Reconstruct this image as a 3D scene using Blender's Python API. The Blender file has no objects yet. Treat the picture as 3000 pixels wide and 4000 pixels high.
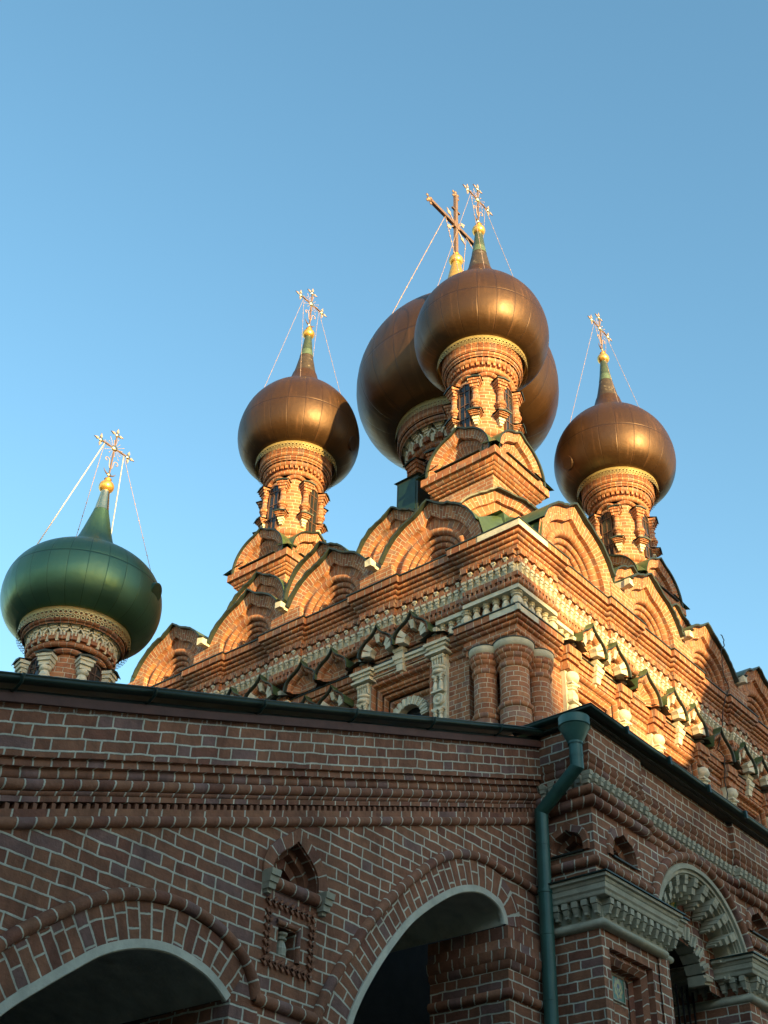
import bpy, math, random
from mathutils import Vector, Matrix
from mathutils.geometry import tessellate_polygon
random.seed(7)
R = math.radians
SC = bpy.context.scene
COL = SC.collection
# ---------------------------------------------------------------- camera, sky, sun, exposure
cam_d = bpy.data.cameras.new('camera'); cam = bpy.data.objects.new('camera', cam_d); COL.objects.link(cam); SC.camera = cam
cam_d.sensor_fit = 'HORIZONTAL'; cam_d.sensor_width = 36.0; cam_d.lens = 36.0 * 4890.39 / 3000.0
cam_d.clip_start = 0.1; cam_d.clip_end = 6000
def cam_matrix(p, r, yaw):
    fw = Vector((math.cos(yaw)*math.cos(p), math.sin(yaw)*math.cos(p), math.sin(p)))
    rt = Vector((math.sin(yaw), -math.cos(yaw), 0)); up = rt.cross(fw)
    c, s = math.cos(r), math.sin(r)
    x = c*rt + s*up; y = -s*rt + c*up
    return Matrix((x, y, -fw)).transposed()
M4 = cam_matrix(0.65191035, 0.03698507, 0.72058217).to_4x4(); M4.translation = (-18.0313, -12.8343, 1.6)
cam.matrix_world = M4
SUN_EL, SUN_AZ = 7.5, 17.0       # height above the horizon; angle of the sun away from -Y towards -X
to_sun = Vector((-math.sin(R(SUN_AZ))*math.cos(R(SUN_EL)), -math.cos(R(SUN_AZ))*math.cos(R(SUN_EL)), math.sin(R(SUN_EL))))
sun_d = bpy.data.lights.new('sun', 'SUN'); sun_d.energy = 4.9; sun_d.angle = R(0.5); sun_d.color = (1.0, 0.68, 0.26)
sun = bpy.data.objects.new('sun', sun_d); COL.objects.link(sun)
sun.rotation_euler = to_sun.to_track_quat('Z', 'Y').to_euler(); sun.location = (-30, -60, 60)
W = bpy.data.worlds.new('World'); SC.world = W; W.use_nodes = True
nt = W.node_tree; nt.nodes.clear()
sky = nt.nodes.new('ShaderNodeTexSky'); sky.sky_type = 'NISHITA'; sky.sun_disc = False
sky.sun_elevation = R(SUN_EL); sky.sun_rotation = math.atan2(to_sun.x, to_sun.y)
sky.air_density = 1.0; sky.dust_density = 0.6; sky.ozone_density = 1.0; sky.altitude = 150
hsv = nt.nodes.new('ShaderNodeHueSaturation'); hsv.inputs['Saturation'].default_value = 1.24; hsv.inputs['Hue'].default_value = 0.49
bg = nt.nodes.new('ShaderNodeBackground'); bg.inputs['Strength'].default_value = 0.15
wo = nt.nodes.new('ShaderNodeOutputWorld')
nt.links.new(sky.outputs[0], hsv.inputs['Color']); nt.links.new(hsv.outputs[0], bg.inputs[0]); nt.links.new(bg.outputs[0], wo.inputs[0])
SC.view_settings.view_transform = 'Standard'; SC.view_settings.look = 'None'
SC.view_settings.exposure = 1.75; SC.view_settings.gamma = 1.0
SC.cycles.max_bounces = 6
# ---------------------------------------------------------------- materials
MATS = {}
class NB:
    def __init__(s, name):
        s.m = bpy.data.materials.new(name); s.m.use_nodes = True; s.t = s.m.node_tree; s.b = s.t.nodes['Principled BSDF']
        MATS[name] = s.m
    def n(s, typ, **kw):
        n = s.t.nodes.new('ShaderNode'+typ)
        for k, v in kw.items(): setattr(n, k, v)
        return n
    def put(s, sock, v):
        if hasattr(v, 'links') or hasattr(v, 'is_linked'): s.t.links.new(v, sock)
        else: sock.default_value = v
    def math(s, op, a, b=None, c=None):
        n = s.n('Math', operation=op); s.put(n.inputs[0], a)
        if b is not None: s.put(n.inputs[1], b)
        if c is not None: s.put(n.inputs[2], c)
        return n.outputs[0]
    def noise(s, vec, scale, detail=3, rough=0.5):
        n = s.n('TexNoise'); n.inputs['Scale'].default_value = scale; n.inputs['Detail'].default_value = detail; n.inputs['Roughness'].default_value = rough
        if vec is not None: s.t.links.new(vec, n.inputs['Vector'])
        return n
    def ramp(s, fac, stops, interp='LINEAR'):
        n = s.n('ValToRGB'); n.color_ramp.interpolation = interp; e = n.color_ramp.elements
        while len(e) < len(stops): e.new(0.5)
        for i, (p, c) in enumerate(stops): e[i].position = p; e[i].color = (*c, 1) if len(c) == 3 else c
        s.put(n.inputs[0], fac); return n.outputs[0]
    def mix(s, fac, a, b, blend='MIX'):
        n = s.n('Mix', data_type='RGBA', blend_type=blend); s.put(n.inputs[0], fac)
        for sock, v in ((n.inputs[6], a), (n.inputs[7], b)): s.put(sock, (*v, 1) if isinstance(v, tuple) and len(v) == 3 else v)
        return n.outputs[2]
    def smooth(s, x, a, b):
        n = s.n('MapRange', interpolation_type='SMOOTHSTEP'); s.put(n.inputs[0], x); n.inputs[1].default_value = a; n.inputs[2].default_value = b
        return n.outputs[0]
    def bump(s, h, strength, dist):
        n = s.n('Bump'); n.inputs['Strength'].default_value = strength; n.inputs['Distance'].default_value = dist; s.put(n.inputs['Height'], h)
        s.t.links.new(n.outputs[0], s.b.inputs['Normal'])
def brick_mat(name, L, H, h, joint, bricks, mortar, rough=0.88):
    q = NB(name); tc = q.n('TexCoord'); geo = q.n('NewGeometry')
    wob = q.noise(geo.outputs['Position'], 5.0, 2); ws = q.n('SeparateColor'); q.t.links.new(wob.outputs['Color'], ws.inputs[0])
    sp = q.n('SeparateXYZ'); q.t.links.new(tc.outputs['UV'], sp.inputs[0])
    u = q.math('ADD', sp.outputs[0], q.math('MULTIPLY', q.math('SUBTRACT', ws.outputs[0], 0.5), 0.035))
    v = q.math('ADD', sp.outputs[1], q.math('MULTIPLY', q.math('SUBTRACT', ws.outputs[1], 0.5), 0.028))
    vr = q.math('DIVIDE', v, h); row = q.math('FLOOR', vr)
    wn = q.n('TexWhiteNoise', noise_dimensions='1D'); q.put(wn.inputs['W'], row)
    p = L+H
    uu = q.math('ADD', u, q.math('MULTIPLY', q.math('ADD', q.math('MULTIPLY', row, 0.5), q.math('MULTIPLY', wn.outputs['Value'], 0.30)), p))
    un = q.math('DIVIDE', uu, p); t = q.math('MULTIPLY', q.math('FRACT', un), p)
    half = q.math('GREATER_THAN', t, L)
    a = q.math('SUBTRACT', t, q.math('MULTIPLY', half, L)); ln = q.math('ADD', L, q.math('MULTIPLY', half, H-L))
    du = q.math('MINIMUM', a, q.math('SUBTRACT', ln, a))
    fv = q.math('MULTIPLY', q.math('FRACT', vr), h); dv = q.math('MINIMUM', fv, q.math('SUBTRACT', h, fv))
    d = q.math('MINIMUM', du, dv)
    fine = q.noise(geo.outputs['Position'], 60.0, 3)
    dd = q.math('ADD', d, q.math('MULTIPLY', q.math('SUBTRACT', fine.outputs[0], 0.5), 0.006))
    mort = q.math('SUBTRACT', 1.0, q.smooth(dd, joint*0.5-0.002, joint*0.5+0.002))
    idn = q.math('ADD', q.math('ADD', q.math('MULTIPLY', q.math('FLOOR', un), 2.0), half), q.math('MULTIPLY', row, 57.31))
    wid = q.n('TexWhiteNoise', noise_dimensions='1D'); q.put(wid.inputs['W'], idn)
    bc = q.ramp(wid.outputs['Value'], bricks, 'CONSTANT')
    cl = q.noise(geo.outputs['Position'], 9.0, 4, 0.65)
    bc = q.mix(0.75, bc, q.ramp(cl.outputs[0], [(0.3, (0.62, 0.62, 0.62)), (0.7, (1.25, 1.22, 1.2))]), 'MULTIPLY')
    big = q.noise(geo.outputs['Position'], 0.7, 4, 0.6)
    mc = q.mix(q.smooth(cl.outputs[0], 0.35, 0.7), tuple(c*0.78 for c in mortar), mortar)
    col = q.mix(mort, bc, mc)
    col = q.mix(1.0, col, q.ramp(big.outputs[0], [(0.3, (0.78, 0.77, 0.76)), (0.65, (1.08, 1.06, 1.05))]), 'MULTIPLY')
    mpz = q.n('Mapping'); mpz.inputs['Scale'].default_value = (2.2, 2.2, 0.35); q.t.links.new(geo.outputs['Position'], mpz.inputs[0])
    drip = q.noise(mpz.outputs[0], 1.3, 5, 0.7); col = q.mix(1.0, col, q.ramp(drip.outputs[0], [(0.33, (0.72, 0.70, 0.68)), (0.5, (1.0, 1.0, 1.0))]), 'MULTIPLY')
    q.t.links.new(col, q.b.inputs['Base Color']); q.b.inputs['Roughness'].default_value = rough
    pit = q.noise(geo.outputs['Position'], 35.0, 4, 0.7)
    q.bump(q.math('ADD', q.math('MULTIPLY', mort, 0.8), q.math('MULTIPLY', pit.outputs[0], 0.9)), 0.8, 0.012)
    return q.m
MORTAR = (0.55, 0.50, 0.38)
BR = [(0.0, (0.363, 0.154, 0.072)), (0.22, (0.324, 0.129, 0.063)), (0.42, (0.391, 0.174, 0.082)), (0.6, (0.339, 0.141, 0.069)), (0.80, (0.286, 0.109, 0.057)), (0.89, (0.286, 0.158, 0.114))]
BRG = [(0.0, (0.31, 0.135, 0.072)), (0.25, (0.275, 0.115, 0.062)), (0.45, (0.33, 0.148, 0.078)), (0.62, (0.29, 0.125, 0.068)), (0.80, (0.25, 0.14, 0.115)), (0.91, (0.24, 0.098, 0.06))]
brick_mat('brick', 0.285, 0.145, 0.1, 0.0125, BR, MORTAR)
brick_mat('moulded_brick', 0.15, 0.15, 0.1, 0.0115, BR, MORTAR)
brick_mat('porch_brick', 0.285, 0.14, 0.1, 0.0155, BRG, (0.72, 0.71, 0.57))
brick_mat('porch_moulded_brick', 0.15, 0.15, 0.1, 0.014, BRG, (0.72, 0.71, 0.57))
def plain(name, col, rough=0.7, metal=0.0, var=0.2, scale=8.0, bump=0.3, bscale=30.0, dirt=None):
    q = NB(name); geo = q.n('NewGeometry')
    a = q.noise(geo.outputs['Position'], scale, 5, 0.6)
    c = q.mix(1.0, (*col, 1), q.ramp(a.outputs[0], [(0.3, (1-var,)*3), (0.7, (1+var*0.4,)*3)]), 'MULTIPLY')
    if dirt:
        b2 = q.noise(geo.outputs['Position'], 3.0, 6, 0.7); c = q.mix(q.smooth(b2.outputs[0], 0.55, 0.75), c, (*dirt, 1))
    q.t.links.new(c, q.b.inputs['Base Color']); q.b.inputs['Roughness'].default_value = rough; q.b.inputs['Metallic'].default_value = metal
    if bump:
        b = q.noise(geo.outputs['Position'], bscale, 4, 0.6); q.bump(b.outputs[0], bump, 0.01)
    return q.m
plain('white_stone', (0.58, 0.55, 0.43), 0.8, 0, 0.22, 7, 0.5, 40, (0.46, 0.44, 0.36))
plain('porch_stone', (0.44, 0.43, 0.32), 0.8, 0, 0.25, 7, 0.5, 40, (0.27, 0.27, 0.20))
plain('plaster', (0.58, 0.58, 0.47), 0.9, 0, 0.25, 5, 0.5, 25, (0.36, 0.36, 0.29))
plain('green_metal', (0.07, 0.115, 0.05), 0.42, 0.25, 0.35, 5, 0.25, 12, (0.06, 0.10, 0.05))
plain('dark_metal', (0.022, 0.035, 0.028), 0.5, 0.2, 0.3, 6, 0.2, 20)
plain('gutter_green', (0.012, 0.038, 0.03), 0.42, 0.3, 0.3, 6, 0.15, 15)
plain('pipe_green', (0.035, 0.12, 0.10), 0.45, 0.1, 0.25, 5, 0.15, 20)
plain('worn_brick', (0.29, 0.125, 0.068), 0.88, 0, 0.3, 12, 0.5, 40)
plain('red_board', (0.12, 0.052, 0.038), 0.7, 0, 0.3, 5, 0.3, 20)
plain('lace_gold', (0.46, 0.36, 0.16), 0.45, 0.55, 0.2, 9, 0.05)
plain('gold', (0.85, 0.50, 0.13), 0.34, 0.75, 0.25, 9, 0.08, 30)
plain('pale_gold', (0.85, 0.72, 0.42), 0.25, 1.0, 0.15, 9, 0.05, 30)
plain('pink_gold', (0.46, 0.33, 0.27), 0.5, 0.3, 0.2, 9, 0)
plain('copper_bar', (0.24, 0.155, 0.11), 0.5, 0.5, 0.25, 9, 0.1, 30)
plain('glass', (0.02, 0.025, 0.03), 0.08, 0.0, 0.2, 3, 0.05, 4)
plain('brown_frame', (0.10, 0.05, 0.03), 0.5, 0, 0.2)
plain('black_iron', (0.012, 0.012, 0.012), 0.6, 0.3, 0.2)
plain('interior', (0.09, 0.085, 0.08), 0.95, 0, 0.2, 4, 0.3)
plain('asphalt', (0.055, 0.053, 0.05), 0.9, 0, 0.25, 3, 0.5, 60)
plain('pale_wall', (0.42, 0.36, 0.28), 0.85, 0, 0.15, 2)
plain('white_pipe', (0.62, 0.56, 0.52), 0.4, 0.2, 0.1)
def dome_mat(name, c0, c1, metal, rough, cols, rows, seam, stain):
    q = NB(name); tc = q.n('TexCoord'); geo = q.n('NewGeometry'); sp = q.n('SeparateXYZ'); q.t.links.new(tc.outputs['UV'], sp.inputs[0])
    un = q.math('MULTIPLY', sp.outputs[0], cols); vn = q.math('MULTIPLY', sp.outputs[1], rows)
    fu = q.math('FRACT', un); fv = q.math('FRACT', vn)
    eu = q.math('MINIMUM', fu, q.math('SUBTRACT', 1.0, fu)); ev = q.math('MINIMUM', fv, q.math('SUBTRACT', 1.0, fv))
    su = q.math('SUBTRACT', 1.0, q.smooth(eu, 0.006, 0.028)); sv = q.math('SUBTRACT', 1.0, q.smooth(ev, 0.006, 0.022))
    sm = q.math('MAXIMUM', su, sv)
    wid = q.n('TexWhiteNoise', noise_dimensions='1D')
    q.put(wid.inputs['W'], q.math('ADD', q.math('FLOOR', un), q.math('MULTIPLY', q.math('FLOOR', vn), 37.7)))
    mp = q.n('Mapping'); mp.inputs['Scale'].default_value = (90, 4, 1); q.t.links.new(tc.outputs['UV'], mp.inputs[0])
    st = q.noise(mp.outputs[0], 1.0, 4, 0.65)
    cl = q.noise(geo.outputs['Position'], 1.6, 4, 0.6)
    c = q.mix(q.math('ADD', q.math('MULTIPLY', wid.outputs['Value'], 0.35), q.math('MULTIPLY', cl.outputs[0], 0.5)), c0, c1)
    c = q.mix(q.math('MULTIPLY', q.smooth(st.outputs[0], 0.54, 0.75), 0.35), c, stain)
    c = q.mix(q.math('MULTIPLY', sm, 0.75), c, seam)
    q.t.links.new(c, q.b.inputs['Base Color']); q.b.inputs['Metallic'].default_value = metal
    rr = q.math('ADD', q.math('ADD', rough, q.math('MULTIPLY', wid.outputs['Value'], 0.08)), q.math('MULTIPLY', q.math('SUBTRACT', st.outputs[0], 0.5), 0.3)); q.t.links.new(rr, q.b.inputs['Roughness'])
    wav = q.noise(geo.outputs['Position'], 2.5, 3)
    q.bump(q.math('ADD', q.math('MULTIPLY', sm, 0.5), q.math('MULTIPLY', wav.outputs[0], 1.2)), 0.35, 0.03)
dome_mat('bronze_sheet', (0.058, 0.028, 0.0115), (0.086, 0.043, 0.017), 0.48, 0.40, 22, 3.0, (0.04, 0.02, 0.012), (0.22, 0.10, 0.045))
dome_mat('green_sheet', (0.055, 0.13, 0.085), (0.08, 0.17, 0.11), 0.66, 0.36, 26, 2.6, (0.015, 0.05, 0.03), (0.05, 0.14, 0.09))
def spire_mat():
    q = NB('weathered_copper'); geo = q.n('NewGeometry'); tc = q.n('TexCoord')
    a = q.noise(geo.outputs['Position'], 7, 5, 0.7)
    c = q.ramp(a.outputs[0], [(0.35, (0.055, 0.042, 0.03)), (0.60, (0.08, 0.06, 0.04)), (0.67, (0.26, 0.23, 0.17)), (0.8, (0.10, 0.085, 0.06))])
    q.t.links.new(c, q.b.inputs['Base Color']); q.b.inputs['Metallic'].default_value = 0.4; q.b.inputs['Roughness'].default_value = 0.5
spire_mat()
plain('verdigris', (0.11, 0.17, 0.11), 0.5, 0.4, 0.3, 6, 0.1)
plain('spire_green', (0.085, 0.12, 0.075), 0.35, 0.5, 0.25, 6, 0.1)
def tile_mat():
    q = NB('glazed_tile'); tc = q.n('TexCoord'); sp = q.n('SeparateXYZ'); q.t.links.new(tc.outputs['UV'], sp.inputs[0])
    u = q.math('SUBTRACT', sp.outputs[0], 0.5); v = q.math('SUBTRACT', sp.outputs[1], 0.5)
    rr = q.math('SQRT', q.math('ADD', q.math('MULTIPLY', q.math('MULTIPLY', u, u), 1.5), q.math('MULTIPLY', v, v)))
    ang = q.math('ARCTAN2', v, u)
    lob = q.math('ADD', rr, q.math('MULTIPLY', q.math('SINE', q.math('MULTIPLY', ang, 8.0)), 0.035))
    c = q.ramp(lob, [(0.0, (0.42, 0.36, 0.09)), (0.38, (0.33, 0.15, 0.03)), (0.44, (0.035, 0.13, 0.05))], 'CONSTANT')
    stem = q.math('MULTIPLY', q.math('LESS_THAN', q.math('ABSOLUTE', u), 0.025), q.math('LESS_THAN', v, 0.05))
    lf = q.math('LESS_THAN', q.math('ABSOLUTE', q.math('SUBTRACT', q.math('ABSOLUTE', u), q.math('MULTIPLY', q.math('ADD', v, 0.28), 0.75))), 0.03)
    lf = q.math('MULTIPLY', lf, q.math('LESS_THAN', rr, 0.27))
    c = q.mix(q.math('MAXIMUM', stem, lf), c, (0.015, 0.05, 0.05))
    fl = q.math('LESS_THAN', q.math('ADD', q.math('MULTIPLY', u, u), q.math('MULTIPLY', q.math('SUBTRACT', v, 0.1), q.math('SUBTRACT', v, 0.1))), 0.012)
    c = q.mix(fl, c, (0.06, 0.035, 0.07))
    n = q.noise(tc.outputs['UV'], 9.0, 3); c = q.mix(q.smooth(n.outputs[0], 0.52, 0.62), c, q.mix(0.5, c, (0.03, 0.10, 0.07)))
    q.t.links.new(c, q.b.inputs['Base Color']); q.b.inputs['Roughness'].default_value = 0.25
tile_mat()
# ---------------------------------------------------------------- mesh builder
class MB:
    def __init__(s): s.V = []; s.F = []; s.U = []; s.M = []; s.S = []; s.names = []
    def mi(s, m):
        if m not in s.names: s.names.append(m)
        return s.names.index(m)
    def grid(s, P, UV, mat, smooth=False, skip=None):
        n = len(P); k = len(P[0]); b = len(s.V)
        for r in P: s.V.extend(tuple(p) for p in r)
        mi = s.mi(mat)
        for i in range(n-1):
            for j in range(k-1):
                ids = (b+i*k+j, b+i*k+j+1, b+(i+1)*k+j+1, b+(i+1)*k+j)
                s.F.append(ids); s.U.append((UV[i][j], UV[i][j+1], UV[i+1][j+1], UV[i+1][j])); s.M.append(mi); s.S.append(smooth)
    def poly(s, pts, uvs, mat, smooth=False):
        b = len(s.V); s.V.extend(tuple(p) for p in pts); s.F.append(tuple(range(b, b+len(pts)))); s.U.append(tuple(uvs)); s.M.append(s.mi(mat)); s.S.append(smooth)
    def build(s, name, parent=None, weld=False):
        me = bpy.data.meshes.new(name); me.from_pydata(s.V, [], s.F)
        uvl = me.uv_layers.new(name='UVMap'); flat = []
        for u in s.U:
            for a in u: flat.extend((a[0], a[1]))
        uvl.data.foreach_set('uv', flat)
        for n in s.names: me.materials.append(MATS[n])
        me.polygons.foreach_set('material_index', s.M); me.polygons.foreach_set('use_smooth', s.S)
        me.update(); ob = bpy.data.objects.new(name, me); COL.objects.link(ob)
        if parent: ob.parent = parent
        return ob
def thing(name, label, cat, loc=(0, 0, 0), group=None):
    o = bpy.data.objects.new(name, None); COL.objects.link(o); o.location = loc; o['label'] = label; o['category'] = cat
    if group: o['group'] = group
    o.empty_display_size = 0.3
    return o
LF = lambda s, d, z: (-d, s, z)          # church side facing -X: s runs along +Y
RF = lambda s, d, z: (s, -d, z)          # church side facing -Y: s runs along +X
def box(mb, T, s0, s1, d0, d1, z0, z1, mat, taper=0.0, vc=None, faces='FBLRTD', jit=0.0):
    j = lambda: random.uniform(-jit, jit)
    c = {}
    for a, s in ((0, s0), (1, s1)):
        for b, d in ((0, d0), (1, d1)):
            for e, z in ((0, z0), (1, z1)):
                ss, dd = s, d
                if e == 0 and taper: m = (s0+s1)/2; ss = m+(s-m)*(1-taper); dd = d if b == 0 else d-(d1-d0)*taper*0.6
                c[a, b, e] = (ss+j(), dd+j(), z+j())
    def q(k, f):
        P = [c[i] for i in k]; mb.poly([T(*p) for p in P], [f(p) for p in P], mat)
    fv = (lambda z: z) if vc is None else (lambda z: vc)
    if 'F' in faces: q(((0,1,0),(1,1,0),(1,1,1),(0,1,1)), lambda p: (p[0], fv(p[2])))
    if 'B' in faces: q(((0,0,0),(1,0,0),(1,0,1),(0,0,1)), lambda p: (p[0], fv(p[2])))
    if 'L' in faces: q(((0,0,0),(0,1,0),(0,1,1),(0,0,1)), lambda p: (p[1], fv(p[2])))
    if 'R' in faces: q(((1,0,0),(1,1,0),(1,1,1),(1,0,1)), lambda p: (p[1], fv(p[2])))
    if 'T' in faces: q(((0,0,1),(1,0,1),(1,1,1),(0,1,1)), lambda p: (p[0], 0.05 if vc is None else vc))
    if 'D' in faces: q(((0,0,0),(1,0,0),(1,1,0),(0,1,0)), lambda p: (p[0], 0.05 if vc is None else vc))
def lathe(mb, cx, cy, pieces, n=32, a0=0.0, a1=2*math.pi, uscale=None, T=None, smooth=True):
    """pieces: (points[(r,z)], v mode ('z' or number), material, smooth)"""
    for pts, vm, mat, sm in pieces:
        P = []; UV = []
        for i in range(n+1):
            a = a0+(a1-a0)*i/n; row = []; uv = []
            for k, (r, z) in enumerate(pts):
                x, y = cx+r*math.cos(a), cy+r*math.sin(a)
                row.append(T(x, y, z) if T else (x, y, z))
                uv.append((a*(uscale or max(p[0] for p in pts)), z if vm == 'z' else (vm if vm != 'n' else k/(len(pts)-1))) if vm != 'd' else (i/n, z))
            P.append(row); UV.append(uv)
        mb.grid(P, UV, mat, sm)
def rollp(o, z0, z1, bulge, n=5):
    """half round moulding between two heights, springing from offset o"""
    zc, h = (z0+z1)/2, (z1-z0)/2
    return [(o+bulge*math.cos(t), zc+h*math.sin(t)) for t in [math.pi/2-math.pi*i/n for i in range(n+1)]]
def run(mb, path, pieces, seg=0.5, jit=0.0, zf=None, closed=False, cap=True):
    """sweeps a cornice profile along a plan polyline (outside on the right of travel), mitred at its corners"""
    pts = [Vector(p) for p in path]; n = len(pts); nor = []
    def rn(a, b): d = (b-a).normalized(); return Vector((d.y, -d.x))
    for i in range(n):
        ns = []
        if i > 0 or closed: ns.append(rn(pts[i-1], pts[i]))
        if i < n-1 or closed: ns.append(rn(pts[i], pts[(i+1) % n]))
        m = sum(ns, Vector((0, 0)))
        m = m/(len(ns)) if m.length > 1e-6 else ns[0]
        nor.append(m/m.length_squared)
    fine = []; L = 0.0
    rng = range(n) if closed else range(n-1)
    for i in rng:
        a, b = pts[i], pts[(i+1) % n]; l = (b-a).length; k = max(1, int(l/seg))
        for j in range(k): t = j/k; fine.append((a.lerp(b, t), nor[i].lerp(nor[(i+1) % n], t), L+l*t, 0 < j))
        L += l
    fine.append((pts[0] if closed else pts[-1], nor[0] if closed else nor[-1], L, False))
    J = [(random.uniform(-jit, jit), random.uniform(-jit, jit)) if f[3] else (0, 0) for f in fine]
    for prof, vm, mat, sm in pieces:
        P = []; UV = []
        for (p, m, l, free), (jo, jz) in zip(fine, J):
            row = []; uv = []
            for (o, z) in prof:
                q = p+m*(o+jo); zz = z+jz+(zf(q.x, q.y) if zf else 0); row.append((q.x, q.y, zz)); uv.append((l, z if vm == 'z' else vm))
            P.append(row); UV.append(uv)
        mb.grid(P, UV, mat, sm)
def curve_sweep(mb, T, cur, pieces, closed=False):
    """cur [(s,z)]; pieces (profile[(n,d)], mode, mat, smooth): n = offset to the left-hand normal, d = outward; mode 'v' voussoirs, number = header bricks"""
    n = len(cur); nor = []; L = [0.0]
    for i in range(n):
        a = cur[max(0, i-1)]; b = cur[min(n-1, i+1)]
        dx, dz = b[0]-a[0], b[1]-a[1]; l = math.hypot(dx, dz) or 1; nor.append((-dz/l, dx/l))
        if i: L.append(L[-1]+math.hypot(cur[i][0]-cur[i-1][0], cur[i][1]-cur[i-1][1]))
    for prof, mode, mat, sm in pieces:
        P = []; UV = []
        for i in range(n):
            row = []; uv = []
            for (o, d) in prof:
                row.append(T(cur[i][0]+nor[i][0]*o, d, cur[i][1]+nor[i][1]*o)); uv.append((o+3.0+d, L[i]) if mode == 'v' else (L[i], mode))
            P.append(row); UV.append(uv)
        mb.grid(P, UV, mat, sm)
def smooth_curve(pts, k=6):
    """Catmull-Rom through the given points"""
    out = []; n = len(pts)
    for i in range(n-1):
        p0, p1, p2, p3 = pts[max(0, i-1)], pts[i], pts[i+1], pts[min(n-1, i+2)]
        for j in range(k):
            t = j/k; out.append(tuple(0.5*((2*p1[a])+(-p0[a]+p2[a])*t+(2*p0[a]-5*p1[a]+4*p2[a]-p3[a])*t*t+(-p0[a]+3*p1[a]-3*p2[a]+p3[a])*t**3) for a in (0, 1)))
    out.append(tuple(pts[-1])); return out
def flat_poly(mb, T, outer, holes, d, mat):
    loops = [[Vector((p[0], p[1], 0)) for p in l] for l in [outer]+holes]
    allp = [p for l in [outer]+holes for p in l]
    for tri in tessellate_polygon(loops): mb.poly([T(allp[i][0], d, allp[i][1]) for i in tri], [allp[i] for i in tri], mat)
def tube(mb, pts, r, mat, n=8, smooth=True, vm=None):
    pts = [Vector(p) for p in pts]; P = []; UV = []; L = 0; up = None
    for i, p in enumerate(pts):
        d = (pts[min(i+1, len(pts)-1)]-pts[max(i-1, 0)]).normalized()
        if up is None: up = d.orthogonal().normalized()
        up = (up-d*up.dot(d)).normalized(); sd = d.cross(up); rr = r[i] if isinstance(r, (list, tuple)) else r
        if i: L += (p-pts[i-1]).length
        P.append([p+(up*math.cos(a)+sd*math.sin(a))*rr for a in [2*math.pi*k/n for k in range(n+1)]]); UV.append([(L, 0.05 if vm is None else vm) for k in range(n+1)])
    mb.grid(P, UV, mat, smooth)
def ball(mb, c, r, mat, n=12, sq=(1, 1, 1)):
    P = []; UV = []
    for i in range(n//2+1):
        t = math.pi*i/(n//2)
        P.append([(c[0]+sq[0]*r*math.sin(t)*math.cos(a), c[1]+sq[1]*r*math.sin(t)*math.sin(a), c[2]+sq[2]*r*math.cos(t)) for a in [2*math.pi*k/n for k in range(n+1)]])
        UV.append([(k/n, i/n) for k in range(n+1)])
    mb.grid(P, UV, mat, True)
def rotT(T, s0, z0, a):
    ca, sa = math.cos(a), math.sin(a)
    return lambda s, d, z: T(s0+s*ca-z*sa, d, z0+s*sa+z*ca)
# ---------------------------------------------------------------- ground
mb = MB(); mb.grid([[(x, y, 0) for y in (-1500, 1500)] for x in (-1500, 1500)], [[(0, 0), (0, 1)], [(1, 0), (1, 1)]], 'asphalt')
g = mb.build('ground'); g['kind'] = 'structure'; g['label'] = 'dark asphalt ground in front of the brick church'; g['category'] = 'ground'
# ---------------------------------------------------------------- church
church = thing('church', 'red brick church with bronze onion domes and rows of ogee gables in low sun', 'church', (3.1, 3.1, 0))
def sub(name, mb, par, label=None):
    o = mb.build(name); o.parent = par
    if par.type == 'EMPTY': o.location = -par.location
    if label: o['label'] = label
    return o
def arc_pts(r, zc, z0, keel, kw=0.27, n=44):
    """stilted round arch with an ogee tip, right foot to left foot, centred on s=0"""
    out = []
    if zc > z0+0.01: out.append((r, z0))
    for i in range(n+1):
        ph = -math.pi/2+math.pi*i/n; b = max(0.0, 1-abs(ph)/kw)
        q = r*(1+keel*b**1.25); out.append((q*-math.sin(ph), zc+q*math.cos(ph)))
    if zc > z0+0.01: out.append((-r, z0))
    return out
def arch_ring(mb, T, s0, z0, zc, secs, n=44, kw=0.27):
    """secs: (list of (r, d, keel), mode, mat, smooth)"""
    for pts, mode, mat, sm in secs:
        cs = [arc_pts(r, zc, z0, k, kw, n) for r, d, k in pts]; m = len(cs[0]); rm = sum(p[0] for p in pts)/len(pts)
        L = [0]
        ref = cs[0]
        for i in range(1, m): L.append(L[-1]+math.hypot(ref[i][0]-ref[i-1][0], ref[i][1]-ref[i-1][1]))
        P = [[T(s0+cs[j][i][0], pts[j][1], cs[j][i][1]) for j in range(len(pts))] for i in range(m)]
        acc = [0]
        for j in range(1, len(pts)): acc.append(acc[-1]+math.hypot(pts[j][0]-pts[j-1][0], pts[j][1]-pts[j-1][1]))
        UV = [[((acc[j]+0.004 if mode == 'v' else L[i]), (L[i] if mode == 'v' else mode)) for j in range(len(pts))] for i in range(m)]
        mb.grid(P, UV, mat, sm)
def disc(mb, T, s0, z0, zc, r, d, mat, n=20):
    a = arc_pts(r, zc, z0, 0, 0.3, n); 
    mb.poly([T(s0+p[0], d, p[1]) for p in a], [(s0+p[0], p[1]) for p in a], mat)
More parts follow.
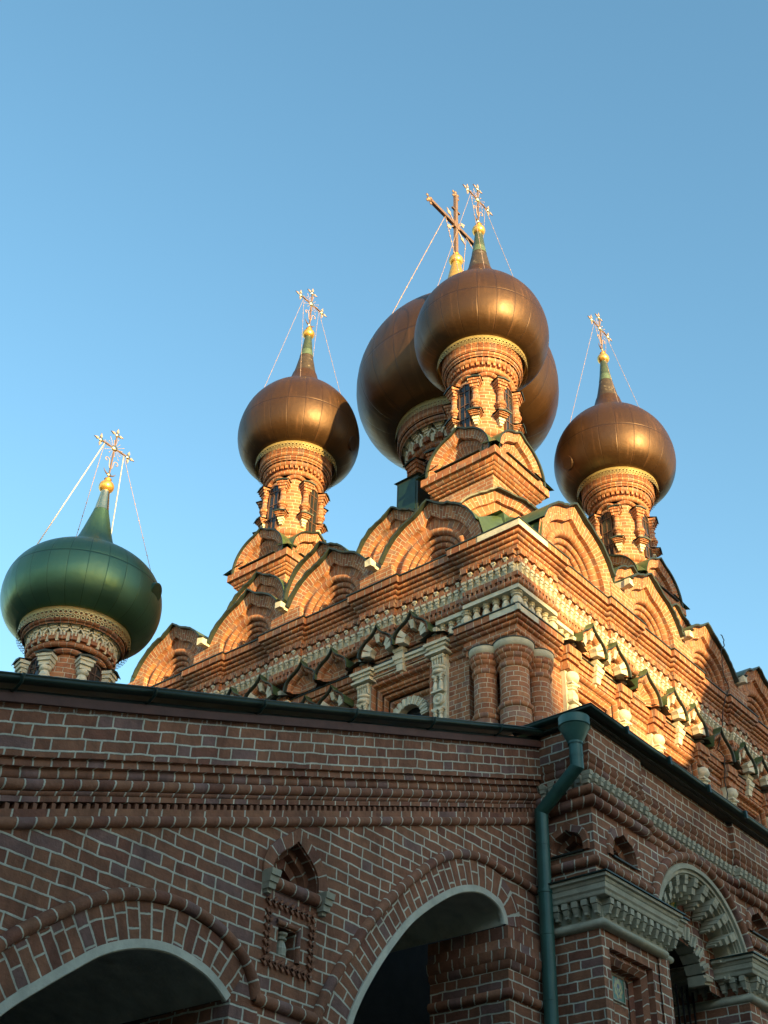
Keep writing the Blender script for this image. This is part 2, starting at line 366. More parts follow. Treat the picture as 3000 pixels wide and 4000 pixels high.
def ogee_gable(T, s0, R_, z0, zc, d, par, D=0.9, keel=0.155, green_top='green_metal', steps=5, zv=None, name='ogee_gable'):
    mb = MB(); r = R_; B = 'brick'; Hd = 'moulded_brick'; k = keel
    q = R_/1.25
    k1 = k*1.15; secs = [([(r, d, k), (r*0.785, d-0.065*q, k1)], 'v', B, False), ([(r*0.785, d-.065*q, k1), (r*0.78, d-0.15*q, k1)], 0.05, Hd, False),
            ([(r*0.78, d-0.15*q, k1), (r*0.66, d-0.165*q, k*.2)], 0.05, Hd, False)]
    rr, dd, w = r*0.66, d-0.155*q, r*0.115
    secs.append(([(rr-w/2+w/2*math.cos(t), dd+0.075*q*math.sin(t), k*.2) for t in [math.pi*i/6 for i in range(7)]], 1.05, Hd, True))
    rr -= w; pd = dd; st = (rr-r*0.12)/steps
    for i in range(steps):
        secs.append(([(rr, pd, 0), (rr, pd-0.062*q, 0)], 'v', B, False))
        secs.append(([(rr-st/2+st/2*math.cos(t), pd-0.062*q+st*.42*math.sin(t), 0) for t in [math.pi*j/5 for j in range(6)]], 2.05+i, Hd, True)); rr -= st; pd -= 0.062*q
    arch_ring(mb, T, s0, z0, zc, secs)
    disc(mb, T, s0, z0, zc, rr, pd-.03, B)
    o = sub(name, mb, par)
    fm = MB(); zlim = z0+0.02 if zv is None else zv
    cs = [p for p in arc_pts(r, zc, z0, k, n=44)]
    cs = [p for p in cs if p[1] >= zlim] if zv is not None else cs
    flare = lambda p: 0.0
    prof = [(r*0.985, d-0.02), (r*0.985, d+0.09), (r+0.02, d+0.10), (r+0.025, d-D)]
    P = []; UV = []
    for (s, z) in cs:
        dx, dz = s, z-zc; l = math.hypot(dx, dz) if z > zc else abs(dx); row = []
        jj = random.uniform(-.008, .012)
        for a, dep in prof:
            f = (a-r); 
            row.append(T(s0+s+(dx/l)*f+ (0), dep + (jj if dep > d else 0), z+(dz/l if z > zc else 0)*f+(jj if dep > d else 0)))
        P.append(row); UV.append([(0, 0)]*4)
    fm.grid([x[:3] for x in P], [x[:3] for x in UV], 'dark_metal'); fm.grid([x[2:] for x in P], [x[2:] for x in UV], green_top, True)  # edge and underside coloured dark, shade put into the sheet's colour
    f = sub('flashing', fm, o); return o
def white_drop(mb, T, s, d, z1, h, w, mat='white_stone'):
    box(mb, T, s-w/2, s+w/2, d, d+0.09, z1-h*.30, z1, mat)
    box(mb, T, s-w*.44, s+w*.44, d, d+0.075, z1-h*.62, z1-h*.34, mat, 0.25)
    box(mb, T, s-w*.30, s+w*.30, d, d+0.05, z1-h*.9, z1-h*.62, mat, 0.3); box(mb, T, s-w*.12, s+w*.12, d, d+0.03, z1-h, z1-h*.9, mat)
def baluster(mb, x, y, z0, z1, r, mat='white_stone', n=8, big=False):
    h = z1-z0; f = lambda t: z0+h*t
    pr = [(r*.9, f(0)), (r*1.0, f(.05)), (r*.98, f(.1)), (r*1.02, f(.34)), (r*.55, f(.66)), (r*.62, f(.68)), (r*.9, f(.71)), (r*.95, f(.77)), (r*.62, f(.81)), (r*.66, f(.85)), (r*1.0, f(.92)), (r*1.05, f(1.0))]
    lathe(mb, x, y, [(pr[:3], 0.05, mat, False), (pr[2:5], 0.05, mat, False), (pr[4:9], 0.05, mat, False), (pr[8:], 0.05, mat, False)], n)
VAL_L = [1.04, 3.56, 5.97, 8.5]; VAL_R = [1.36, 3.88, 6.38, 8.95]
LEND, REND = 9.7, 10.2
def facade_path(b, pil=0.08, pier=0.13, pe=-1.10):
    P = []
    for v in reversed(VAL_L): P += [(v+.44, b), (v+.44, b+pil), (v-.44, b+pil), (v-.44, b)]
    P = [(LEND, b)]+P+[(pe, b), (pe, b+pier), (-(b+pier), b+pier)]
    W_ = [(-d, s) for s, d in P]
    Q = [(-pe*-1, 0)]
    P2 = [(pe, b+pier), (pe, b)]
    for v in VAL_R: P2 += [(v-.44, b), (v-.44, b+pil), (v+.44, b+pil), (v+.44, b)]
    P2.append((REND, b))
    return W_+[(s, -d) for s, d in P2]
PTH = facade_path(2.23)
B, Hd, WS = 'brick', 'moulded_brick', 'white_stone'
# cornice under the gables, arcature, corbel rows
mb = MB()
run(mb, PTH, [([(.14, 15.64), (.235, 15.635)], .05, 'dark_metal', False), ([(.235, 15.635), (.235, 15.61), (.215, 15.61)], .05, 'dark_metal', False)], 0.6, .006)
sub('ledge_flashing', mb, church)
mb = MB()
run(mb, PTH, [([(.21, 15.61), (.21, 15.47)], .05, Hd, False), ([(.21, 15.47), (.125, 15.465)], 1.05, Hd, False), (rollp(.125, 15.385, 15.465, .042), 2.05, Hd, True), ([(.125, 15.385), (.075, 15.38)], 2.05, Hd, False),
              (rollp(.075, 15.30, 15.38, .042), 3.05, Hd, True), ([(.075, 15.30), (.035, 15.295)], 3.05, Hd, False), (rollp(.03, 15.21, 15.295, .042), 4.05, Hd, True), ([(.03, 15.21), (.03, 15.13), (-.12, 15.13)], 5.05, Hd, False)], 0.4, .004)
run(mb, PTH, [([(-.14, 15.14), (-.14, 14.93)], 'z', B, False), ([(-.14, 14.93), (.0, 14.93)], .05, Hd, False), ([(.02, 14.93), (.02, 14.85), (-.04, 14.85)], 6.05, Hd, False)], 0.6, .003)
run(mb, PTH, [([(-.01, 14.66), (.0, 14.66), (.0, 14.575), (-.08, 14.575)], 7.05, Hd, False), ([(-.06, 14.575), (-.06, 14.48)], 8.05, Hd, False),
              ([(-.05, 14.485), (0.0, 14.485)]+rollp(-.0, 14.38, 14.485, .045)+[(-.03, 14.375)], 9.05, Hd, True)], 0.4, .003)
frieze = sub('frieze', mb, church)
mb = MB(); run(mb, PTH, [([(-.04, 14.85), (-.04, 14.66)], .05, WS, False)], 1.0)
run(mb, [(-2.23, -.36), (-2.23, -1.10), (-2.36, -1.10), (-2.36, -2.36), (-1.10, -2.36), (-1.10, -2.23), (-.36, -2.23)], [([(-.03, 14.375), (.0, 14.375), (.0, 14.29), (-.15, 14.29)], .05, WS, False)], 1.0)
sub('white_band', mb, frieze)
def spans(vals, b0, end, pe=-1.10):
    out = [(-(2.36)+.12, pe-.06, .13)]
    a = pe
    for v in vals:
        if v-.44 > a+.2: out.append((a+.06, v-.44-.06, 0))
        out.append((v-.44+.06, v+.44-.06, .08)); a = v+.44
    out.append((a+.06, end, 0)); return out
mbw = MB(); mbb = MB(); mbt = MB()
for T, vals, end in ((LF, VAL_L, LEND), (RF, VAL_R, REND)):
    for (a, b, e) in spans(vals, 0, end):
        n = max(2, round((b-a)/.25)); st = (b-a)/n; dd = 2.23+e
        for i in range(n+1):
            s = a+st*i
            box(mbb, T, s-.07, s+.07, dd-.14, dd+.05, 15.04, 15.13, Hd, vc=.05); box(mbb, T, s-.05, s+.05, dd-.1, dd+.0, 14.94, 15.03, Hd, vc=1.05)
            box(mbb, T, s-.06, s+.06, dd-.1, dd+.02, 14.93, 14.985, Hd, vc=2.05)
            if i < n:
                m = s+st/2
                box(mbw, T, m-.04, m+.04, dd-.12, dd+.04, 14.985, 15.02, WS); box(mbw, T, m-.032, m+.032, dd-.12, dd+.03, 14.925, 14.985, WS, .3)
                box(mbb, T, s+.06, s+st-.06, dd-.09, dd+.02, 15.105, 15.135, Hd, vc=3.05)
        n2 = max(2, round((b-a)/.165)); st = (b-a)/n2
        for i in range(n2+1): white_drop(mbw, T, a+st*i, dd-.04, 14.85, .18, .095)
        n3 = max(3, round((b-a)/.105)); st = (b-a)/n3
        for i in range(n3+1): box(mbt, T, a+st*i-.025, a+st*i+.025, dd-.06, dd-.003, 14.485, 14.575, Hd, vc=.05)
sub('brick_corbels', mbb, frieze); sub('stone_corbels', mbw, frieze); sub('brick_teeth', mbt, frieze)
mb = MB()
for T in (LF, RF):
    d = 2.36
    box(mb, T, -2.57, -1.62, d+.05, d+.216, 15.474, 15.606, WS, faces='FLRD')
sub('corner_patch', mb, church, 'grey rendered patch on the corner of the top cornice')
# main walls below and core
def wall_strip(mb, pts, z0, z1, mat=B):
    run(mb, pts, [([(0, z0), (0, z1)], 'z', mat, False)], 1.0)
mb = MB()
wp = [(-2.02, LEND), (-2.02, -.98), (-1.72, -.98), (-1.72, -1.72), (-.98, -1.72), (-.98, -2.02), (REND, -2.02)]
wall_strip(mb, wp[1:-1], 0.0, 13.42)
for T, e, wins in ((LF, LEND, (.55, 4.60)), (RF, REND, (.52, 3.65, 6.75))):
    cuts = [-.98]+[c for s in wins for c in (s-.72, s+.72)]+[e]
    for i in range(0, len(cuts), 2): box(mb, T, cuts[i], cuts[i+1], 2.0, 2.02, 0, 13.42, B, faces='F')
    for s in wins: box(mb, T, s-.72, s+.72, 2.0, 2.02, 13.6, 13.74, B, faces='F')
wall_strip(mb, [(-2.1, LEND), (-2.1, -2.1), (REND, -2.1)], 13.9, 14.6)
wall_strip(mb, [(-1.85, LEND), (-1.85, -1.85), (REND, -1.85)], 15.3, 16.2)
wall_strip(mb, [(REND, -2.02), (REND, LEND), (-2.02, LEND)], 0, 15.9)
sub('wall', mb, church)
# block cornice with balusters over the corner columns
def blk_path(b, pier=.15, pe=-.98): return [(-b, LEND), (-b, pe), (-b-pier, pe), (-b-pier, -b-pier), (pe, -b-pier), (pe, -b), (REND, -b)]
BP = blk_path(2.0)
mb = MB()
run(mb, BP, [([(-.1, 14.02), (.17, 14.012), (.17, 13.99), (.15, 13.99)], .05, 'dark_metal', False)], .5, .006)
sub('ledge_flashing', mb, church)
mb = MB()
run(mb, BP, [([(.145, 13.99), (.145, 13.86)], .05, Hd, False), ([(.145, 13.86), (.085, 13.855)], .05, Hd, False), (rollp(.08, 13.775, 13.855, .042), 1.05, Hd, True), ([(.08, 13.775), (.045, 13.77)], 1.05, Hd, False), (rollp(.035, 13.69, 13.77, .042), 2.05, Hd, True), ([(.035, 13.69), (.01, 13.685)], 2.05, Hd, False),
             ([(.01, 13.685), (.01, 13.60)], 'z', B, False), (rollp(-.01, 13.52, 13.60, .042), 3.05, Hd, True), ([(-.01, 13.52), (-.02, 13.405), (-.3, 13.405)], 4.05, Hd, False)], .4, .004)
cor = sub('corner_cornice', mb, church)
mb = MB()
for T in (LF, RF): box(mb, T, -2.32, -1.66, 2.25, 2.302, 13.863, 13.986, WS, faces='FLRD')
sub('corner_patch', mb, cor, 'grey rendered patch on the corner below the balusters')
def put_bal(T, s, d, r, z0=14.02, z1=14.29):
    m = MB(); p = T(s, d, 0); baluster(m, p[0], p[1], z0, z1, r); return sub('baluster', m, church)
put_bal(LF, -2.22, 2.22, .115)
for T in (LF, RF):
    for s in (-1.98, -1.76, -1.54, -1.32): put_bal(T, s, 2.215, .075)
    put_bal(T, -1.1, 2.22, .11)
    for s in (-.86, -.66, -.46): put_bal(T, s, 2.12, .07)
# corner columns
def column(x, y, r, zc, zr):
    mb = MB(); q = r/.264
    lathe(mb, x, y, [([(r*1.06, 0), (r*1.06, zr-.05)], 'z', B, True), (rollp(r*1.03, zr-.06, zr+.05, .055*q), .05, Hd, True), ([(r, zr+.04), (r, zc-.47)], 'z', B, True),
        (rollp(r, zc-.51, zc-.41, .045*q), .05, Hd, True), ([(r*1.02, zc-.42), (r*1.02, zc-.34)], 1.05, Hd, True),
        ([(r*1.02, zc-.34), (r*1.16, zc-.32), (r*1.22, zc-.28), (r*1.2, zc-.25)], 2.05, Hd, True), ([(r*1.2, zc-.25), (r*1.32, zc-.23), (r*1.37, zc-.19), (r*1.3, zc-.165)], 3.05, Hd, True), ([(r*1.3, zc-.165), (r*1.34, zc-.15), (r*1.36, zc-.13)], 4.05, Hd, True)], 28)
    o = sub('corner_column', mb, church)
    m2 = MB(); lathe(m2, x, y, [([(r*1.3, zc-.13), (r*1.38, zc-.13), (r*1.42, zc+.01)], .05, WS, True), ([(r*1.42, zc+.01), (r*1.47, zc+.01), (r*1.47, zc+.03), (r*.5, zc+.05)], .05, 'dark_metal', False)], 28); sub('capital', m2, o)
column(-1.87, -1.87, .264, 13.42, 12.16); column(-2.03, -1.35, .21, 13.40, 12.05); column(-1.35, -2.03, .21, 13.40, 12.05)
# ogee gables, first row
ZL, ZC = 15.60, 15.72
GL = [(-.33, 1.29), (2.30, 1.25), (4.77, 1.21), (7.24, 1.26)]; GR = [(-.30, 1.38), (2.62, 1.26), (5.13, 1.25), (7.67, 1.28)]
for s, r in GL: ogee_gable(LF, s, r, ZL, ZC-.06, 2.42, church, zv=16.08)
for s, r in GR: ogee_gable(RF, s, r, ZL, ZC+.06, 2.42, church, zv=16.2)
for T, vals in ((LF, VAL_L), (RF, VAL_R)):
    zt = 16.04 if T is LF else 16.17
    for v in vals: mb = MB(); box(mb, T, v-.42, v+.42, 2.1, 2.415, 15.62, zt, B, faces='FLR'); sub('gable_wall', mb, church)
    mb = MB(); box(mb, T, -2.4, -1.55, 2.1, 2.41, 15.62, 15.66, B, faces='FLRT'); sub('gable_wall', mb, church)
def gargoyle(T, s, z):
    m = MB(); box(m, T, s-.06, s+.06, 2.3, 2.56, z-.075, z+.075, WS, jit=.012); box(m, T, s-.078, s+.078, 2.54, 2.66, z-.075, z+.075, WS, jit=.016)
    box(m, T, s-.05, s+.05, 2.35, 2.71, z+.095, z+.108, 'dark_metal'); sub('water_spout', m, church)
for v in VAL_L[:3]: gargoyle(LF, v, 16.10)
for v in VAL_R[:3]: gargoyle(RF, v, 16.26)
# hip sheet over the corner, roof deck behind the first row
mb = MB()
mb.grid([[(-2.58, -2.58, 15.65), (-1.55, -2.45, 15.66)], [(-2.45, -1.55, 15.66), (-1.2, -1.2, 16.1)]], [[(0, 0), (0, 1)], [(1, 0), (1, 1)]], 'green_metal')
for T in (LF, RF):
    P = [[T(-2.0, 2.25, 15.70), T(-1.5, 1.4, 16.5)], [T(-1.72, 2.5, 15.68), T(-1.45, 1.5, 16.8)], [T(-1.55, 2.44, 16.2), T(-1.3, 1.5, 16.9)]]
    mb.grid(P, [[(0, 0), (0, 1)]]*3, 'green_metal', True)
z1 = 17.0
mb.grid([[(-1.72, LEND, 15.95), (-1.72, -1.7, 15.95)], [(-1.6, LEND, 17.0), (-1.5, -1.5, 16.9)]], [[(0, 0), (0, 1)], [(1, 0), (1, 1)]], 'green_metal')
mb.grid([[(-1.7, -1.72, 15.95), (REND, -1.72, 16.0)], [(-1.5, -1.5, 16.9), (REND, -1.6, 17.1)]], [[(0, 0), (0, 1)], [(1, 0), (1, 1)]], 'green_metal')
mb.grid([[(-1.6, -1.5, 16.9), (-1.6, LEND, 17.0)], [(REND, -1.5, 17.0), (REND, LEND, 17.0)]], [[(0, 0), (0, 1)], [(1, 0), (1, 1)]], 'green_metal')
A = (1.4, 1.4); top = 20.0
mb.grid([[(-.9, -.9, 17.6), (1.6, 1.6, top)], [(-.9, LEND-1.5, 17.6), (1.6, 4.6, top)]], [[(0, 0), (0, 1)], [(1, 0), (1, 1)]], 'green_metal')
mb.grid([[(-.9, -.9, 17.6), (1.6, 1.6, top)], [(REND-1.5, -.9, 17.6), (4.6, 1.6, top)]], [[(0, 0), (0, 1)], [(1, 0), (1, 1)]], 'green_metal')
mb.grid([[(1.6, 1.6, top), (1.6, 4.6, top)], [(4.6, 1.6, top), (4.6, 4.6, top)]], [[(0, 0), (0, 1)], [(1, 0), (1, 1)]], 'green_metal')
sub('roof', mb, church)
# second row of gables, set back, with the drum of wall that carries them
for T in (LF, RF):
    for s in (1.28, 3.36, 5.36): ogee_gable(T, s, .98, 17.0, 17.06, 1.66 if T is LF else 1.62, church, D=1.0, steps=4)
T45 = lambda s, d, z: (-(d+s)/math.sqrt(2), -(d-s)/math.sqrt(2), z)
ogee_gable(T45, 0.0, 1.02, 16.2, 16.86, 1.46, church, D=.7, steps=4, keel=.1)
for (cx, cy, sx, sy) in ((0, 6.2, -1, 1), (6.2, 0, 1, -1)):
    TT = (lambda cx, cy, sx, sy: (lambda s, d, z: (cx+(sx*d-sy*s)/math.sqrt(2), cy+(sy*d+sx*s)/math.sqrt(2), z)))(cx, cy, sx, sy)
    ogee_gable(TT, 0.0, .95, 16.2, 16.78, 1.40, church, D=.7, steps=4, keel=.1)
mb = MB()
wall_strip(mb, [(-1.58, 6.4), (-1.58, .2)], 16.5, 17.25); wall_strip(mb, [(.2, -1.55), (6.4, -1.55)], 16.5, 17.25)
sub('wall', mb, church)
# ---------------------------------------------------------------- domed towers
def leaf(mb, c, ux, uz, l, w, mat, y=0.012):
    """flat heart-shaped leaf in the plane of the cross; c foot, (ux,uz) direction"""
    nx, nz = -uz, ux; pts = [(0, 0), (l*.18, w*.55), (l*.42, w*.5), (l*.6, w*.22), (l, 0), (l*.6, -w*.22), (l*.42, -w*.5), (l*.18, -w*.55)]
    for yy in (-y, y): mb.poly([(c[0]+ux*a+nx*b, c[1]+yy, c[2]+uz*a+nz*b) for a, b in pts], [(0, 0)]*8, mat)
    m = len(pts)
    for i in range(m):
        a, b = pts[i], pts[(i+1) % m]
        mb.poly([(c[0]+ux*p[0]+nx*p[1], c[1]+yy, c[2]+uz*p[0]+nz*p[1]) for p, yy in ((a, -y), (b, -y), (b, y), (a, y))], [(0, 0)]*4, mat)
def small_cross(x, y, zb, k, par, chain_r, chain_z, pos_pink='pink_gold', thick=()):
    """zb = top of the ball; k scale; arms along X"""
    mb = MB(); T = RF; zc = zb+1.06*k
    t = .017*k
    box(mb, lambda s, d, z: (x+s, y+d, z), -t, t, -t, t, zb-.02, zb+1.52*k, 'copper_bar'); box(mb, lambda s, d, z: (x+s, y+d, z), -.46*k, .46*k, -t, t, zc-t, zc+t, 'copper_bar')
    ends = [((-.46*k, 0), (-1, 0)), ((.46*k, 0), (1, 0)), ((0, .46*k), (0, 1))]
    for (ex, ez), (dx, dz) in ends:
        for a in (-1, 0, 1):
            if a == 0: u = (dx, dz)
            else: u = (-dz*a*.95+dx*.1, dx*a*.95+dz*.1)
            leaf(mb, (x+ex+u[0]*.075*k, y, zc+ez+u[1]*.075*k), u[0], u[1], .15*k, .07*k, pos_pink)
    for i in range(16):
        a = 2*math.pi*(i+.5)/16; l = (.34 if i % 2 else .25)*k
        p = [(x+math.cos(a)*r, y, zc+math.sin(a)*r) for r in (.08*k, l)]
        tube(mb, p, .005*k, pos_pink, 5); ball(mb, p[1], .016*k, pos_pink, 6)
    for sg in (-1, 1):
        pts = []
        for i in range(15):
            a = i/14*1.6*math.pi; r = .085*k*(1-.045*i)
            pts.append((x+sg*(.155*k+math.cos(math.pi+a)*r), y, zb+.60*k+math.sin(a)*r))
        pts = [(x+sg*.03*k, y, zb+.38*k), (x+sg*.06*k, y, zb+.48*k)]+pts
        tube(mb, pts, .012*k, pos_pink, 5)
        cr = [(x+sg*.21*k*math.sin(a), y, zb+.36*k-.21*k*math.cos(a)) for a in [i/8*1.25 for i in range(9)]]
        tube(mb, cr, [.03*k*(1-i/9.5) for i in range(9)], 'copper_bar', 6)
    o = sub('cross', mb, par)
    for c, r in (((0, zc), .095), ((-.46*k, zc), .07), ((.46*k, zc), .07), ((0, zc+.46*k), .07), ((0, zb+.16*k), .065)):
        mb2 = MB(); ball(mb2, (x+c[0], y, c[1]), r*k, 'pale_gold', 14, (1, .55, 1)); sub('boss', mb2, o)
    chains(x, y, zc, .33*k, par, chain_r, chain_z, thick=thick)
def chains(x, y, zc, arm, par, cr, cz, rad=.006, thick=()):
    i = 0
    for sx in (-1, 1):
        for sy in (-1, 1):
            a = (x+sx*arm, y, zc-.03); b = (x+sx*cr*.75, y+sy*cr*.66, cz); m = MB()
            thk = i in thick; i += 1
            tube(m, [a, b], rad*(2.2 if thk else 1), 'white_pipe' if thk else 'pink_gold', 6)
            L = (Vector(a)-Vector(b)).length; n = max(3, int(L/.42))
            for k in range(1, n): p = Vector(a).lerp(Vector(b), k/n); ball(m, p, rad*2.6, 'pink_gold', 6)
            sub('stay_chain', m, par)
def lace(mb, x, y, r, z0, z1, mat):
    """pierced metal collar: a solid strip, a row of rings hanging below it"""
    lathe(mb, x, y, [([(r*.96, z1), (r, z1-.01), (r*1.005, z1-(z1-z0)*.27)], .05, mat, True)], 48)
    n = int(2*math.pi*r/.092); rr = .05; zc = z1-(z1-z0)*.27-.045
    for i in range(n):
        a = 2*math.pi*i/n
        for zz, q in ((zc, 1.0), (zc-.088, .85)):
            aa = a+(math.pi/n if zz != zc else 0); ux, uy = -math.sin(aa), math.cos(aa); cx, cy = x+r*1.005*math.cos(aa), y+r*1.005*math.sin(aa); P = []
            for t in range(9):
                th = 2*math.pi*t/8; P.append([(cx+ux*k*math.cos(th), cy+uy*k*math.cos(th), zz+k*math.sin(th)) for k in (rr*q, rr*q*.6)])
            mb.grid(P, [[(0, 0)]*2]*9, mat)
def colonette(x, y, r, aa, z0, z1, par, style, sc=1.0):
    """engaged colonnette on a drum at angle aa: bracket, shaft with melon, capital with a small roof"""
    mb = MB(); wm = MB(); c, s = math.cos(aa), math.sin(aa); T = lambda t, d, z: (x+c*d-s*t, y+s*d+c*t, z)
    h = z1-z0; cx, cy = x+c*(r+.075*sc), y+s*(r+.075*sc); k = sc
    m = Hd if style == 'brick' else WS
    w = .108*k
    cx0, d1 = 0, r+.19*k
    def cap(z, hh):
        box(mb, T, -w, w, r-.05, d1-.015, z, z+hh*.35, m, vc=.05); box(mb, T, -w*1.2, w*1.2, r-.05, d1+.02*k, z+hh*.35, z+hh*.7, m, vc=1.05); box(mb, T, -w*1.42, w*1.42, r-.05, d1+.045*k, z+hh*.7, z+hh, m, vc=2.05)
        P = [[T(-w*1.65, r-.05, z+hh+.07*k), T(0, r-.05, z+hh+.12*k), T(w*1.65, r-.05, z+hh+.07*k)], [T(-w*1.65, d1+.085*k, z+hh+.0), T(0, d1+.085*k, z+hh+.045*k), T(w*1.65, d1+.085*k, z+hh+.0)]]
        mb.grid(P, [[(0, 0)]*3]*2, 'dark_metal')
        mb.grid([P[1], [T(-w*1.64, d1+.08*k, z+hh-.03*k), T(0, d1+.08*k, z+hh+.005*k), T(w*1.64, d1+.08*k, z+hh-.03*k)]], [[(0, 0)]*3]*2, 'dark_metal')
    cap(z1-.24*k, .22*k)
    if style == 'brick':
        cap(z0-.02, .10*k)
        for a, b, ww in ((.0, .07, .75), (.07, .14, .55), (.14, .2, .35)): box(wm, T, -w*ww, w*ww, r-.03, r+.12*k*ww+.03, z0-.02-b*k, z0-.02-a*k, WS)
        f = lambda t: z0+.08*k+(h-.32*k)*t; q = .078*k
        pr = [([(q, f(0)), (q, f(.26))], 'z', B, True), (rollp(q, f(.26), f(.34), .03*k), 1.05, Hd, True), (rollp(q, f(.34), f(.48), .06*k, 7), 2.05, Hd, True), (rollp(q, f(.48), f(.56), .03*k), 3.05, Hd, True), ([(q, f(.56)), (q, f(.92))], 'z', B, True), (rollp(q, f(.92), f(1.0), .03*k), 4.05, Hd, True)]
        lathe(mb, cx, cy, pr, 14)
    else:
        f = lambda t: z0+(h-.22*k)*t; q = .085*k
        lathe(mb, cx, cy, [(rollp(q*1.2, f(0), f(.12), .06*k), .05, m, True), (rollp(q, f(.12), f(.26), .055*k), .05, m, True), (rollp(q, f(.26), f(.33), .02*k), .05, m, True), ([(q*.8, f(.33)), (q*1.25, f(.72)), (q*.9, f(.84))], .05, m, False), (rollp(q*.9, f(.84), f(1), .04*k), .05, m, True)], 8)
    o = sub('colonnette', mb, par)
    if wm.F: sub('bracket', wm, o)
def tower(x, y, dz, k, prof, drum, par, wrot=0.0, col='brick', drops=None, dome='bronze_sheet', spire=None, ball_z=27.98, ball_r=.18, hatch=None, crossf=None, cols=22):
    """drum: dict of heights at scale k; prof: dome profile (r,z)"""
    D = drum; r = D['r']; z = D['z']           # z: base, roll, colbase, captop, archtop, roll2, dent, mould, lace, top
    mb = MB()
    lathe(mb, x, y, [([(r*1.0, z['base']), (r*1.0, z['roll'])], 'z', B, True), (rollp(r*1.0, z['roll'], z['roll']+.17*k, .085*k), .05, Hd, True), ([(r, z['roll']+.15*k), (r, z['arch'])], 'z', B, True),
        (rollp(r*1.02, z['roll2']-.05*k, z['roll2']+.05*k, .07*k), 1.05, Hd, True), ([(r*1.05, z['roll2']+.05*k), (r*1.06, z['dent']+.06*k)], 2.05, Hd, True)], 48)
    n = int(2*math.pi*r*1.1/(.125*k))
    rd = r*1.06
    if not drops:
        for i in range(n):
            a = 2*math.pi*i/n; c, s = math.cos(a), math.sin(a); T = lambda t, d, zz: (x+c*d-s*t, y+s*d+c*t, zz); w = .036*k
            box(mb, T, -w, w, rd-.02, rd+.075*k, z['dent']-.045*k, z['dent']+.05*k, Hd, vc=.05+i)
            box(mb, T, -w*.7, w*.7, rd+.02, rd+.12*k, z['dent']+.05*k+.09*k, z['dent']+.05*k+.14*k, Hd, vc=.05+i)
        lathe(mb, x, y, [([(rd+.03*k, z['dent']+.04*k), (rd+.11*k, z['dent']+.055*k), (rd+.115*k, z['dent']+.135*k)], 3.05, Hd, True), ([(rd+.09*k, z['dent']+.135*k), (rd+.10*k, z['dent']+.2*k), (rd+.15*k, z['dent']+.21*k)], 4.05, Hd, True)], 48)
    else:
        lathe(mb, x, y, [([(r*1.03, z['roll2']+.05*k), (r*1.03, z['dent']+.22*k)], 3.05, Hd, True)], 48)
    lathe(mb, x, y, [([(rd+.15*k, z['mould']-.12*k)]+rollp(rd+.17*k, z['mould']-.08*k, z['mould'], .025*k), 5.05, Hd, True), ([(rd+.21*k, z['mould'])]+rollp(rd+.215*k, z['mould']+.02*k, z['mould']+.1*k, .02*k)+[(rd+.24*k, z['top'])], 6.05, Hd, True)], 48)
    # blind arches running from capital to capital
    angs = []
    for q in range(4):
        w0 = wrot+math.pi+q*math.pi/2; angs += [w0-R(D['half']), w0+R(D['half'])]
    for i in range(len(angs)):
        a0 = angs[i]; a1 = angs[(i+1) % len(angs)]
        if a1 < a0: a1 += 2*math.pi
        hw = (a1-a0)/2*r; am = (a0+a1)/2; P = []; UV = []
        for t in range(15):
            ph = math.pi*t/14; aa = am-math.cos(ph)*(a1-a0)/2; zz = z['cap']+.0+math.sin(ph)*(z['arch']-z['cap']); row = []; L = hw*ph
            for u in range(7):
                th = 2*math.pi*u/6; rr = r+.03*k+.058*k*math.cos(th); ro = .058*k*math.sin(th)
                row.append((x+rr*math.cos(aa-math.cos(ph)*ro/r), y+rr*math.sin(aa-math.cos(ph)*ro/r), zz+math.sin(ph)*ro))
            P.append(row); UV.append([(L, .05+i)]*7)
        mb.grid(P, UV, Hd, True)
    od = sub('drum', mb, par)
    for q in range(4):
        aa = wrot+math.pi+q*math.pi/2
        for s in (-1, 1): colonette(x, y, r, aa+s*R(D['half']), z['col'], z['cap'], od, col, k)
        # window
        c, s = math.cos(aa), math.sin(aa); T = (lambda c, s: (lambda t, d, zz: (x+c*d-s*t, y+s*d+c*t, zz)))(c, s); ww = D['ww']; zb = D['wz']; zt = z['cap']-.12*k
        pts = [(ww, zb)]+[(ww*math.cos(t), zt+ww*math.sin(t)) for t in [math.pi*i/10 for i in range(11)]]+[(-ww, zb)]
        m = MB(); curve_sweep(m, T, pts, [([(0, r-.12), (0, r+.045*k), (-.03*k, r+.045*k), (-.03*k, r-.02)], .05, 'brown_frame', False)])
        for zz in (zb+.02, zb+(zt-zb)*.3, zb+(zt-zb)*.62, zb+(zt-zb)*.95): box(m, T, -ww, ww, r, r+.035*k, zz-.013*k, zz+.013*k, 'brown_frame')
        box(m, T, -.012*k, .012*k, r, r+.034*k, zb, zt+ww*.9, 'brown_frame')
        ow = sub('window', m, od)
        m = MB(); m.poly([T(p[0], r+.02*k, p[1]) for p in pts], [(0, 0)]*len(pts), 'glass'); sub('pane', m, od)
